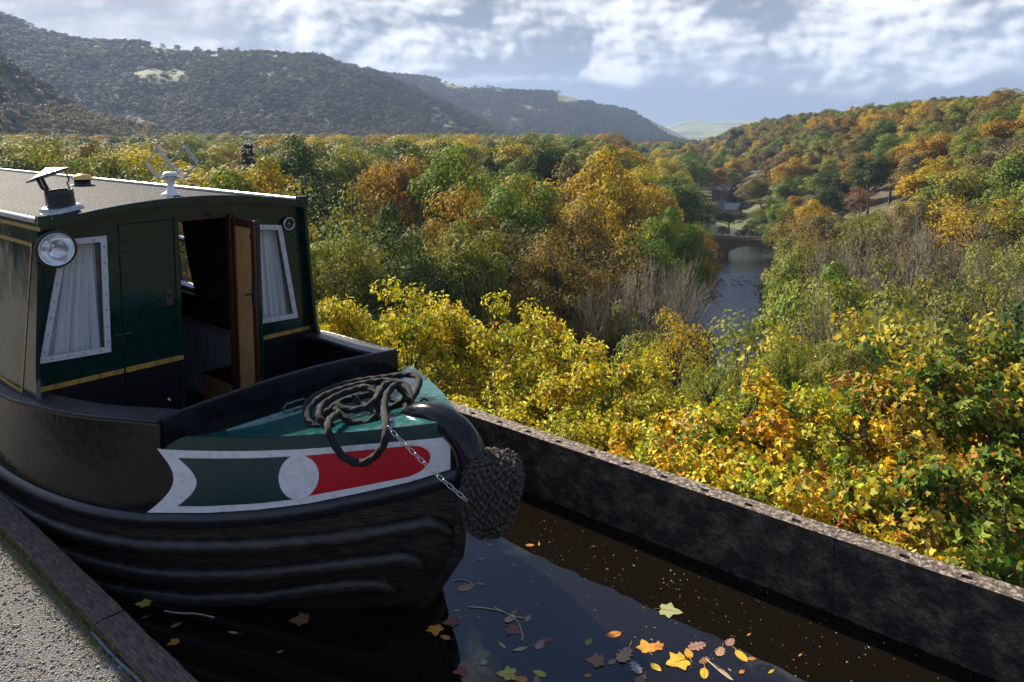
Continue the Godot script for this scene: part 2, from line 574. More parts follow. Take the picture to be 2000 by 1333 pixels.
func foot_u(d: float) -> float:
	return curve(d, [-50.0, 20.0, 60.0, 136.0, 215.0, 316.0, 400.0, 500.0, 800.0, 1500.0], [10.0, 22.0, 34.0, 56.0, 82.0, 99.0, 113.0, 127.0, 190.0, 400.0])

func ridge(px: float, r: float, xs: Array, ys: Array, R: float, foot: float, w := 1.0) -> float:
	# a hill whose crest, at distance R, stands at picture height ys over picture column xs; it rises from the distance foot
	var top := 2.25 + (258.0 - curve(px, xs, ys)) / FOCAL * R * w - 8.0
	var t := clampf((r - foot) / (R - foot), 0.0, 1.0)
	var y := lerpf(-30.0, top, t * t * (2.2 - 1.2 * t))
	if r > R:
		y = top - (r - R) * 0.05
	return y

func land(u: float, d: float) -> float:
	var r := sqrt(u * u + d * d)
	var az := atan2(u, d)
	var px := 1000.0 + FOCAL * tan(clampf(az, -1.1, 1.1))
	var rough := n_hill.get_noise_2d(u, d)
	var y := -31.0 + rough * 1.2
	if u < 20.0:
		y += clampf((20.0 - u) * 0.05, 0.0, 5.0)
	if d > -200.0 and d < 1500.0:
		var q := u - foot_u(d)
		if q > 0.0:
			var t := q / 120.0
			y = maxf(y, -31.0 + 37.0 * tanh(t * 62.0 / 37.0) + rough * 2.0)
	var bank := -7.0 - 0.27 * maxf(0.0, r - 8.0) - 0.004 * pow(maxf(0.0, r - 24.0), 2.0) + clampf(u, -20.0, 25.0) * 0.06
	y = maxf(y, bank + rough)
	if d < 330.0:
		var w := absf(u - river_u(d)) * 0.93
		y = lerpf(-36.5, y, maxf(smoothstep(7.0, 16.0, w), smoothstep(118.0, 92.0, d)))
	if r > 330.0 and d > 0.0:
		var wob := n_hill.get_noise_2d(az * 900.0, r * 0.25) * 55.0
		var k := 1.0 / cos(clampf(az, -1.0, 1.0))
		# spur on the near left, the long wooded hill, the hill behind it with the conifer nose, the far moor
		y = maxf(y, ridge(px, r + wob, [-400.0, -100.0, 0.0, 100.0, 180.0, 330.0, 450.0, 620.0], [-60.0, 50.0, 118.0, 184.0, 226.0, 258.0, 282.0, 300.0], 760.0 * k, 430.0 * k))
		y = maxf(y, ridge(px, r + wob, [-500.0, 0.0, 100.0, 200.0, 330.0, 520.0, 620.0, 720.0, 800.0, 900.0, 1000.0, 1060.0], [-40.0, 66.0, 92.0, 102.0, 103.0, 109.0, 114.0, 136.0, 168.0, 215.0, 262.0, 300.0], 1650.0 * k, 800.0 * k))
		y = maxf(y, ridge(px, r + wob, [500.0, 720.0, 850.0, 930.0, 1000.0, 1100.0, 1140.0, 1165.0, 1200.0, 1260.0, 1320.0, 1365.0, 1420.0], [150.0, 140.0, 154.0, 168.0, 172.0, 181.0, 192.0, 206.0, 210.0, 226.0, 254.0, 275.0, 300.0], 2500.0 * k, 1500.0 * k))
		y = maxf(y, ridge(px, r, [1000.0, 1280.0, 1335.0, 1400.0, 1470.0, 1540.0, 1600.0, 1680.0, 2100.0, 2600.0], [262.0, 252.0, 231.0, 236.0, 233.0, 240.0, 245.0, 256.0, 250.0, 240.0], 5600.0 * k, 3000.0 * k))
	return y

func land_color(u: float, d: float, y: float) -> Color:
	var r := sqrt(u * u + d * d)
	var az := atan2(u, d)
	var px := 1000.0 + FOCAL * tan(clampf(az, -1.1, 1.1))
	var py := 258.0 - (y - 2.25) / maxf(d, 1.0) * FOCAL
	var k := 0.5 + 0.5 * n_hill.get_noise_2d(u * 3.0 + 70.0, d * 3.0)
	var wood := Color(0.05, 0.042, 0.02).lerp(Color(0.075, 0.06, 0.028), k)
	var grass := Color(0.085, 0.125, 0.025).lerp(Color(0.13, 0.155, 0.035), k)
	if r < 330.0:
		if d > 190.0 and u - foot_u(d) < 4.0:
			return grass * 0.6
		return wood.lerp(grass, 0.55) if u < 60.0 and d > 30.0 else wood
	if r > 3000.0:
		var cell := sin(u * 0.011 + sin(d * 0.006) * 2.0) * sin(d * 0.0035 + u * 0.004)
		return grass if cell > -0.25 else Color(0.03, 0.038, 0.03)
	if is_field(px, py, r):
		return grass
	if n_hill.get_noise_2d(u * 0.6, d * 0.6 + 500.0) > 0.30:
		return Color(0.075, 0.085, 0.03).lerp(Color(0.10, 0.085, 0.04), k)
	return wood

func is_field(px: float, py: float, r: float) -> bool:
	if r < 900.0:
		return false
	if r < 1700.0 * 1.3 and px < 720.0:
		var lit := absf((px - 305.0) / 62.0) < 1.0 and py > 138.0 - (px - 305.0) * 0.03 and py < 156.0
		return lit or (px > 300.0 and px < 560.0 and py < 110.0)
	return (px > 860.0 and px < 1140.0 and py < 176.0 + (px - 860.0) * 0.035) or (px > 1085.0 and px < 1160.0 and py > 185.0 and py < 205.0)

func make_land() -> void:
	n_hill.seed = 9
	n_hill.noise_type = FastNoiseLite.TYPE_SIMPLEX_SMOOTH
	n_hill.frequency = 0.012
	n_hill.fractal_octaves = 4
	var azs := []
	var a := -180.0
	while a < 180.01:
		azs.append(a)
		a += 0.5 if absf(a + 0.01) < 46.0 else 6.0
	var b := MB.new()
	b.colored = true
	var rings := []
	var r := 2.0
	while r < 6500.0:
		rings.append(r)
		r += maxf(2.5, r * 0.03)
	for ri in rings.size():
		for ai in azs.size():
			var u: float = sin(deg_to_rad(azs[ai])) * rings[ri]
			var d: float = cos(deg_to_rad(azs[ai])) * rings[ri]
			var y := land(u, d)
			b.tint = land_color(u, d, y)
			b.vert(at(u, d, y))
	var w := azs.size()
	for ri in rings.size() - 1:
		for ai in w - 1:
			var k: int = ri * w + ai
			b.tri(k, k + w, k + 1)
			b.tri(k + 1, k + w, k + w + 1)
	setting("ground", b.commit(), M["ground"])
	# river
	b = MB.new()
	var rows := []
	var d := 92.0
	while d < 330.0:
		var row := PackedVector3Array()
		for j in 9:
			row.append(at(river_u(d) + (j - 4.0) * 4.0, d, RIVER_Y + (0.55 if d > 180.0 else 0.0) + 0.04 * sin(d * 1.7 + j)))
		rows.append(row)
		d += 4.0
	b.grid(rows, true)
	setting("river", b.commit(), M["river_water"])
	# broken water over the weir
	b = MB.new()
	rng.seed = 77
	for i in 55:
		var t := rng.randf()
		var dd := 176.0 + rng.randfn(0.0, 2.6) + t * 11.0 + 2.0 * sin(t * 9.0)
		var c := at(river_u(dd) + lerpf(-9.0, 9.0, t), dd, RIVER_Y + 0.30 + rng.randf() * 0.28)
		var rad := rng.randf_range(0.08, 0.32)
		b.lathe([Vector2(0.01, 0.12 * rad), Vector2(0.6 * rad, 0.08 * rad), Vector2(rad, -0.04), Vector2(0.9 * rad, -0.3)], 7, Transform3D(Basis(Vector3.UP, -deg_to_rad(YAW) + 0.3 + rng.randfn(0, 0.2)).scaled_local(Vector3(0.7, 1, 3.2)), c))
	solo("weir_foam", b.commit(), M["foam"], "white broken water spilling over the weir in the river", "foam", "", "stuff")

# ------------------------------------------------------------------ trees
class Leaves:
	var v := PackedVector3Array()
	var n := PackedVector3Array()
	var c := PackedColorArray()
	var idx := PackedInt32Array()

	func rhomb(p: Vector3, dir: Vector3, nrm: Vector3, size: float, width: float, col: Color) -> void:
		var side := dir.cross(nrm).normalized() * size * width
		var k := v.size()
		v.append(p)
		v.append(p + dir * size * 0.5 - side)
		v.append(p + dir * size)
		v.append(p + dir * size * 0.5 + side)
		for i in 4:
			n.append(nrm)
			c.append(col)
		idx.append_array([k, k + 1, k + 2, k, k + 2, k + 3])

	# outline: half of a leaf, from its base to its tip (x across, y along); centre at (0, mid)
	func blade(p: Vector3, dir: Vector3, nrm: Vector3, size: float, half: PackedVector2Array, mid: float, fold: float, droop: float, col: Color) -> void:
		var x := dir.cross(nrm).normalized()
		var up := x.cross(dir)
		var k := v.size()
		v.append(p + dir * mid * size)
		var m := half.size()
		for s in [-1.0, 1.0]:
			for i in m:
				var h := half[i if s < 0.0 else m - 1 - i]
				v.append(p + (x * (h.x * s) + dir * h.y + up * (absf(h.x) * fold - h.y * h.y * droop)) * size)
		for i in 2 * m + 1:
			n.append(up)
			c.append(col)
		for i in 2 * m:
			idx.append_array([k, k + 1 + i, k + 1 + (i + 1) % (2 * m)])

	func commit() -> ArrayMesh:
		# normals face the way each face is wound
		for i in range(0, idx.size(), 3):
			var f := (v[idx[i + 2]] - v[idx[i]]).cross(v[idx[i + 1]] - v[idx[i]])
			if f.dot(n[idx[i]]) < 0.0:
				var s := idx[i + 1]
				idx[i + 1] = idx[i + 2]
				idx[i + 2] = s
		var arr := []
		arr.resize(Mesh.ARRAY_MAX)
		arr[Mesh.ARRAY_VERTEX] = v
		arr[Mesh.ARRAY_NORMAL] = n
		arr[Mesh.ARRAY_COLOR] = c
		arr[Mesh.ARRAY_INDEX] = idx
		var m := ArrayMesh.new()
		m.add_surface_from_arrays(Mesh.PRIMITIVE_TRIANGLES, arr)
		return m

func ball() -> Vector3:
	return Vector3(rng.randfn(), rng.randfn(), rng.randfn()).normalized()

func jitter(k: float) -> Color:
	var l := exp(rng.randfn(0.0, k))
	return Color(l * exp(rng.randfn(0.0, k * 0.6)), l, l * exp(rng.randfn(0.0, k * 0.5)))

# a broadleaf tree 20 m tall and about 12 m wide: clumps of leaves on limbs. Returns [wood, crown].
func broadleaf(seed_: int, clumps: int, per: int, size: float, low := 0.28, wide := 6.0, clump_r := 1.9, pointed := 0.0) -> Array:
	rng.seed = seed_
	var L := Leaves.new()
	var b := MB.new()
	var top := 20.0
	var base := top * low
	var mid := (top + base) * 0.5
	var hy := (top - base) * 0.5
	var lean := Vector3(rng.randfn(0, 0.5), 0, rng.randfn(0, 0.5))
	var trunk := PackedVector3Array()
	var tr := PackedFloat32Array()
	for i in 7:
		var t := i / 6.0
		trunk.append(Vector3(0, t * top * 0.72, 0) + lean * t * t + Vector3(rng.randfn(0, 0.12), 0, rng.randfn(0, 0.12)) * t)
		tr.append(lerpf(0.42, 0.10, pow(t, 0.8)) * (1.5 if i == 0 else 1.0))
	b.tube(trunk, tr, 7, false)
	for i in clumps:
		var dir := ball()
		if dir.y < -0.45:
			dir.y = -dir.y
		var reach := rng.randf_range(0.62, 0.98) if rng.randf() < 0.8 else rng.randf_range(0.25, 0.6)
		var e := Vector3(dir.x * wide, dir.y * hy, dir.z * wide) * reach
		var narrow := 1.0 - pointed * clampf((e.y + hy) / (2.0 * hy), 0.0, 1.0)
		e.x *= narrow
		e.z *= narrow
		var rc := clump_r * rng.randf_range(0.65, 1.25) * (1.0 if reach > 0.6 else 1.2)
		var ctr := Vector3(0, mid - rc * 0.3, 0) + e + lean * 0.6
		var tone := jitter(0.16)
		if rng.randf() < 0.22:
			tone = tone * Color(1.35, 1.12, 0.9)
		elif rng.randf() < 0.2:
			tone = tone * Color(0.7, 0.92, 1.0)
		for j in per:
			var q := ball()
			if q.y < -0.2 and rng.randf() < 0.6:
				q.y = -q.y
			var rad := rc * (0.45 + 0.6 * sqrt(rng.randf()))
			var p := ctr + Vector3(q.x * rad, q.y * rad * 0.72, q.z * rad)
			var nrm := (q + ball() * 0.5 + Vector3(0, 0.35, 0)).normalized()
			var along := ball()
			along = (along - nrm * along.dot(nrm)).normalized()
			var t := tone * jitter(0.14)
			L.rhomb(p, along, nrm, size * rng.randf_range(0.6, 1.4), rng.randf_range(0.32, 0.5), t)
		if i % 3 != 2:
			var h := clampf(ctr.y - rng.randf_range(1.5, 4.5), top * 0.16, top * 0.66)
			var k := h / (top * 0.72) * 6.0
			var s := trunk[int(k)].lerp(trunk[mini(int(k) + 1, 6)], k - int(k))
			var m1 := s.lerp(ctr, 0.4) + Vector3(rng.randfn(0, 0.3), 0.25, rng.randfn(0, 0.3))
			var m2 := s.lerp(ctr, 0.75) + Vector3(rng.randfn(0, 0.3), 0.2, rng.randfn(0, 0.3))
			var r0 := clampf(0.05 + 0.02 * (ctr - s).length(), 0.05, 0.2)
			b.tube(PackedVector3Array([s, m1, m2, ctr + Vector3(0, rc * 0.35, 0)]), PackedFloat32Array([r0, r0 * 0.75, r0 * 0.5, r0 * 0.15]), 5, false)
	return [b.commit(), L.commit()]

func conifer(seed_: int, tiers: int, per: int, size: float) -> Array:
	rng.seed = seed_
	var L := Leaves.new()
	var b := MB.new()
	b.tube(PackedVector3Array([Vector3.ZERO, Vector3(0, 10, 0), Vector3(0, 19.5, 0)]), PackedFloat32Array([0.32, 0.2, 0.03]), 6, false)
	for i in tiers:
		var t := (i + 0.5) / tiers
		var y := 1.5 + t * 18.5
		var reach := (1.0 - t) * 4.2 + 0.25
		for j in per:
			var a := rng.randf() * TAU
			var k := sqrt(rng.randf())
			var p := Vector3(cos(a) * reach * k, y - 0.35 * reach * k + rng.randfn(0, 0.25), sin(a) * reach * k)
			var out := Vector3(cos(a), -0.35, sin(a)).normalized()
			L.rhomb(p, out, (Vector3(0, 1, 0) + ball() * 0.6).normalized(), size * rng.randf_range(0.7, 1.3), 0.28, jitter(0.2))
	return [b.commit(), L.commit()]

# leafless tree: branches fork upwards; tips are collected for leaves
func fork(b: MB, p: Vector3, dir: Vector3, length: float, r: float, depth: int, tips: Array, spread: float, rise: float) -> void:
	var q := p
	var path := PackedVector3Array([p])
	var d := dir
	var n := 3 if depth > 2 else 2
	for i in n:
		d = (d + ball() * 0.13 + Vector3(0, rise * 0.10, 0)).normalized()
		q += d * length / n
		path.append(q)
	var radii := PackedFloat32Array()
	for i in path.size():
		radii.append(maxf(0.011, lerpf(r, r * 0.62, float(i) / n)))
	b.tube(path, radii, 6 if depth > 4 else (4 if depth > 2 else 3), false)
	if depth == 0:
		tips.append([q, d])
		return
	var kids := 3 if rng.randf() < 0.55 else 2
	if depth <= 2:
		kids = 3
	for i in kids:
		var nd := (d + ball() * spread + Vector3(0, rise * 0.3, 0)).normalized()
		fork(b, q if i < 2 else path[path.size() - 2], nd, length * rng.randf_range(0.62, 0.86), r * (0.62 if i else 0.74), depth - 1, tips, spread, rise)

func bare(seed_: int, stems: int, depth: int, leaves: int, size: float, spread := 0.55, rise := 0.7) -> Array:
	rng.seed = seed_
	var b := MB.new()
	var tips := []
	for i in stems:
		var a := TAU * i / stems + rng.randf()
		var o := Vector3(cos(a), 0, sin(a)) * (0.25 if stems > 1 else 0.0)
		fork(b, o, (Vector3(0, 1, 0) + o * rng.randf_range(0.5, 1.2)).normalized(), 5.2, 0.17 / sqrt(stems), depth, tips, spread, rise)
	var L := Leaves.new()
	for t in tips:
		for j in leaves:
			var p: Vector3 = t[0] - t[1] * rng.randf() * 1.2 + ball() * 0.35
			L.rhomb(p, ball(), (ball() + Vector3(0, 0.5, 0)).normalized(), size * rng.randf_range(0.6, 1.4), 0.4, jitter(0.22))
	return [b.commit(), L.commit() if leaves else null]

const MAPLE := [Vector2(0.0, 0.0), Vector2(0.20, -0.10), Vector2(0.44, -0.02), Vector2(0.38, 0.18), Vector2(0.60, 0.40), Vector2(0.42, 0.50), Vector2(0.26, 0.56), Vector2(0.18, 0.80), Vector2(0.0, 1.0)]
const OAK := [Vector2(0.0, 0.0), Vector2(0.14, 0.18), Vector2(0.26, 0.34), Vector2(0.16, 0.48), Vector2(0.30, 0.66), Vector2(0.14, 0.86), Vector2(0.0, 1.0)]
const OVAL := [Vector2(0.0, 0.0), Vector2(0.20, 0.22), Vector2(0.27, 0.5), Vector2(0.16, 0.82), Vector2(0.0, 1.0)]

func pick(palette: Array) -> Color:
	var total := 0.0
	for q in palette:
		total += q[0]
	var x := rng.randf() * total
	for q in palette:
		x -= q[0]
		if x <= 0.0:
			return q[1]
	return palette[0][1]

# a tree seen from a few metres: stems, twigs, whorls of real leaf shapes. About 7 m tall, 5 m wide.
func leafy(seed_: int, half: Array, clumps: int, twigs: int, each: int, size: float, palette: Array, flat := 0.6) -> Array:
	rng.seed = seed_
	var b := MB.new()
	var L := Leaves.new()
	var outline := PackedVector2Array(half)
	var stems := []
	for i in 3:
		var a := TAU * i / 3.0 + rng.randf()
		var path := PackedVector3Array()
		var rr := PackedFloat32Array()
		for j in 7:
			var t := j / 6.0
			path.append(Vector3(cos(a) * t * 0.9, t * 5.6, sin(a) * t * 0.9) + Vector3(rng.randfn(0, 0.1), 0, rng.randfn(0, 0.1)) * t)
			rr.append(lerpf(0.075, 0.014, t))
		b.tube(path, rr, 6, false)
		stems.append(path)
	for i in clumps:
		var dir := ball()
		if dir.y < -0.3:
			dir.y = -dir.y
		var reach := (0.5 + 0.5 * sqrt(rng.randf())) * (1.0 - 0.16 * smoothstep(0.6, 1.0, dir.y))
		var ctr := Vector3(0, 3.9, 0) + Vector3(dir.x * 2.5, dir.y * 2.9, dir.z * 2.5) * reach
		var best: Vector3 = stems[0][1]
		for s in stems:
			for q in range(1, 7):
				if s[q].y < ctr.y - 0.2 and (s[q] - ctr).length() < (best - ctr).length():
					best = s[q]
		var m := best.lerp(ctr, 0.55) + ball() * 0.15 + Vector3(0, 0.1, 0)
		b.tube(PackedVector3Array([best, m, ctr]), PackedFloat32Array([0.022, 0.014, 0.007]), 4, false)
		var shift := jitter(0.10)
		var own := pick(palette)
		for j in twigs:
			var td := (ball() + dir * 0.5 + Vector3(0, 0.35, 0)).normalized()
			var tip := ctr + Vector3(td.x, td.y * 0.8, td.z) * rng.randf_range(0.12, 0.66)
			b.tube(PackedVector3Array([ctr, ctr.lerp(tip, 0.5) + ball() * 0.03, tip]), PackedFloat32Array([0.006, 0.004, 0.002]), 3, false)
			var turn := rng.randf() * TAU
			for k in each:
				var a := turn + TAU * k / each + rng.randfn(0, 0.25)
				var ex := td.cross(Vector3(0.31, 0.9, 0.2)).normalized()
				var ey := td.cross(ex)
				var out := (ex * cos(a) + ey * sin(a) + td * rng.randf_range(0.1, 0.8) + Vector3(0, rng.randf_range(-0.55, 0.1), 0)).normalized()
				var nrm := (td * flat + Vector3(0, 0.4, 0) + ball() * 0.7)
				nrm = (nrm - out * nrm.dot(out)).normalized()
				var col := (own if rng.randf() < 0.68 else pick(palette)) * shift * jitter(0.12)
				L.blade(tip - td * rng.randf() * 0.12 + out * 0.04, out, nrm, size * rng.randf_range(0.65, 1.25), outline, 0.35, rng.randf_range(-0.3, 0.7), rng.randf_range(0.0, 0.75), col)
	return [b.commit(), L.commit()]

var kinds := {}

func pix(px: float, py: float, d: float) -> Vector3:     # the point at depth d seen at that place of the photograph
	var p := deg_to_rad(PITCH)
	var dn := 390.9 - py
	var f := FOCAL * cos(p) + dn * sin(p)
	return at((px - 1000.0) / f * d, d, 2.25 + (dn * cos(p) - FOCAL * sin(p)) / f * d)

func uv_of(p: Vector3) -> Vector2:
	return Vector2(p.dot(RT), p.dot(FW))

func stand(called: String, kind: String, color: String, foot: Vector3, height: float, width: float, label: String, group := "", bark := "bark") -> Node3D:
	var k: Array = kinds[kind]
	var t := thing(called, label, "tree", foot, group)
	width = maxf(width, height * k[3] / k[2] * (0.55 if kind.begins_with("bare") or kind.begins_with("maple") or kind.begins_with("yellowoak") else 0.72))
	var s := Vector3(width / k[3], height / k[2], width / k[3])
	t.rotation.y = rng.randf() * TAU
	var a := Transform3D(Basis().scaled(s), Vector3.ZERO)
	part("trunk", k[0], M[bark], t, a)
	if k[1]:
		part("crown", k[1], M[color], t, a)
	return t

# a tree whose top shows at (px, py) of the photograph and that stands d metres away
func plant(called: String, kind: String, color: String, px: float, py: float, d: float, width_px: float, label: String, group := "", bark := "bark") -> void:
	var top := pix(px, py, d)
	var g := uv_of(top)
	var y := land(g.x, g.y)
	if absf(g.x - river_u(g.y)) < 8.0 and g.y < 330.0:
		y = RIVER_Y + 1.0
	var h := maxf(top.y - y, 4.0)
	if d < 130.0 and py < 600.0:      # keep the reach of the river open to view
		var half := maxf(width_px, h * kinds[kind][3] / kinds[kind][2] * (0.55 if kind.begins_with("bare") else 0.72) / d * FOCAL) * 0.5
		if px + half > 1408.0 and px - half < 1484.0:
			px = 1484.0 + half if px > 1446.0 else 1408.0 - half
			top = pix(px, py, d)
			g = uv_of(top)
	stand(called, kind, color, Vector3(top.x, y - 0.2, top.z), h, width_px / FOCAL * d, label, group, bark)

func make_kinds() -> void:
	foliage("leaf_green", 0.135, 0.185, 0.025)
	foliage("leaf_dark", 0.058, 0.088, 0.02)
	foliage("leaf_bright", 0.16, 0.21, 0.02)
	foliage("leaf_olive", 0.205, 0.205, 0.035)
	foliage("leaf_yellow", 0.42, 0.33, 0.028)
	foliage("leaf_gold", 0.45, 0.30, 0.02)
	foliage("leaf_orange", 0.33, 0.19, 0.025)
	foliage("leaf_russet", 0.22, 0.145, 0.035)
	foliage("leaf_brown", 0.18, 0.14, 0.045)
	foliage("leaf_red", 0.25, 0.105, 0.045)
	foliage("leaf_grey", 0.13, 0.105, 0.06)
	foliage("leaf_lime", 0.22, 0.235, 0.03)
	foliage("leaf_fir", 0.022, 0.042, 0.02, 0.4)
	foliage("leaf_any", 1, 1, 1)
	# name -> [wood, crown, height, width]
	for i in 4:
		kinds["oak%d" % i] = broadleaf(100 + i, 50, 240, 0.36, 0.28, 6.2, 2.1) + [20.0, 13.0]
	for i in 3:
		kinds["fine%d" % i] = broadleaf(140 + i, 72, 300, 0.24, 0.16, 6.2, 1.75) + [20.0, 13.0]
	for i in 2:
		kinds["tall%d" % i] = broadleaf(120 + i, 44, 170, 0.36, 0.22, 4.6, 1.7, 0.45) + [20.0, 10.0]
	for i in 2:
		kinds["airy%d" % i] = broadleaf(130 + i, 44, 90, 0.24, 0.3, 6.0, 1.7) + [20.0, 12.5]
	for i in 2:
		kinds["shrub%d" % i] = broadleaf(150 + i, 40, 150, 0.5, 0.02, 7.5, 2.4) + [20.0, 16.0]
	kinds["fir"] = conifer(160, 16, 130, 0.9) + [20.0, 8.5]
	for i in 3:
		kinds["bare%d" % i] = bare(170 + i, 1 + i, 6 if i else 7, 0, 0.1, 0.55, 0.6) + [16.5, 9.0]
	for i in 2:
		kinds["sparse%d" % i] = bare(180 + i, 2, 6, 12, 0.07, 0.6, 0.5) + [15.0, 10.0]
	var maple := [[0.36, Color(0.58, 0.39, 0.025)], [0.12, Color(0.60, 0.29, 0.02)], [0.26, Color(0.36, 0.37, 0.035)], [0.16, Color(0.15, 0.21, 0.025)], [0.04, Color(0.42, 0.15, 0.025)], [0.06, Color(0.52, 0.38, 0.16)]]
	var green := [[0.4, Color(0.075, 0.135, 0.02)], [0.26, Color(0.17, 0.21, 0.03)], [0.16, Color(0.34, 0.27, 0.03)], [0.12, Color(0.47, 0.23, 0.025)], [0.06, Color(0.36, 0.13, 0.03)]]
	var lime := [[0.46, Color(0.52, 0.43, 0.03)], [0.28, Color(0.32, 0.33, 0.03)], [0.14, Color(0.14, 0.18, 0.02)], [0.09, Color(0.52, 0.27, 0.02)], [0.03, Color(0.38, 0.13, 0.025)]]
	kinds["maple0"] = leafy(201, MAPLE, 50, 25, 7, 0.092, maple) + [7.0, 6.0]
	kinds["maple1"] = leafy(202, MAPLE, 50, 25, 7, 0.086, maple) + [7.0, 6.0]
	kinds["maple2"] = leafy(203, MAPLE, 50, 25, 7, 0.095, green) + [7.0, 6.0]
	kinds["yellowoak0"] = leafy(204, OAK, 54, 27, 8, 0.095, lime) + [7.0, 6.0]
	kinds["yellowoak1"] = leafy(205, OAK, 54, 27, 8, 0.09, lime) + [7.0, 6.0]
	kinds["yellowoak2"] = leafy(206, OAK, 54, 27, 8, 0.095, lime) + [7.0, 6.0]
	for k in kinds:      # real height and spread of the forked ones
		if k.begins_with("bare") or k.begins_with("sparse"):
			var box: AABB = kinds[k][0].get_aabb()
			kinds[k][2] = box.end.y
			kinds[k][3] = (box.size.x + box.size.z) * 0.5

func tone_word(c: String) -> String:
	return {"leaf_green": "green", "leaf_dark": "dark green", "leaf_bright": "bright green", "leaf_olive": "olive green", "leaf_yellow": "yellow", "leaf_gold": "golden", "leaf_orange": "orange", "leaf_russet": "russet", "leaf_brown": "brown", "leaf_red": "red", "leaf_grey": "greyish brown", "leaf_lime": "lime green"}[c]

var said := {}

func nth(label: String) -> String:      # trees that differ only in how far back they stand; called nearest first
	said[label] = said.get(label, 0) + 1
	var k: int = said[label] - 1
	return label if k == 0 else label + [", second one back", ", third one back", ", fourth one back", ", fifth one back", ", sixth one back", ", seventh one back", ", eighth one back", ", ninth one back", ", tenth one back", ", farthest one back"][mini(k - 1, 9)]

func landmark(px: float, marks: Array) -> String:
	var best: Array = marks[0]
	for m in marks:
		if absf(m[0] - px) < absf(best[0] - px):
			best = m
	var off: float = px - best[0]
	return ("behind " if absf(off) < 22.0 else ("left of " if off < 0.0 else "right of ")) + best[1]

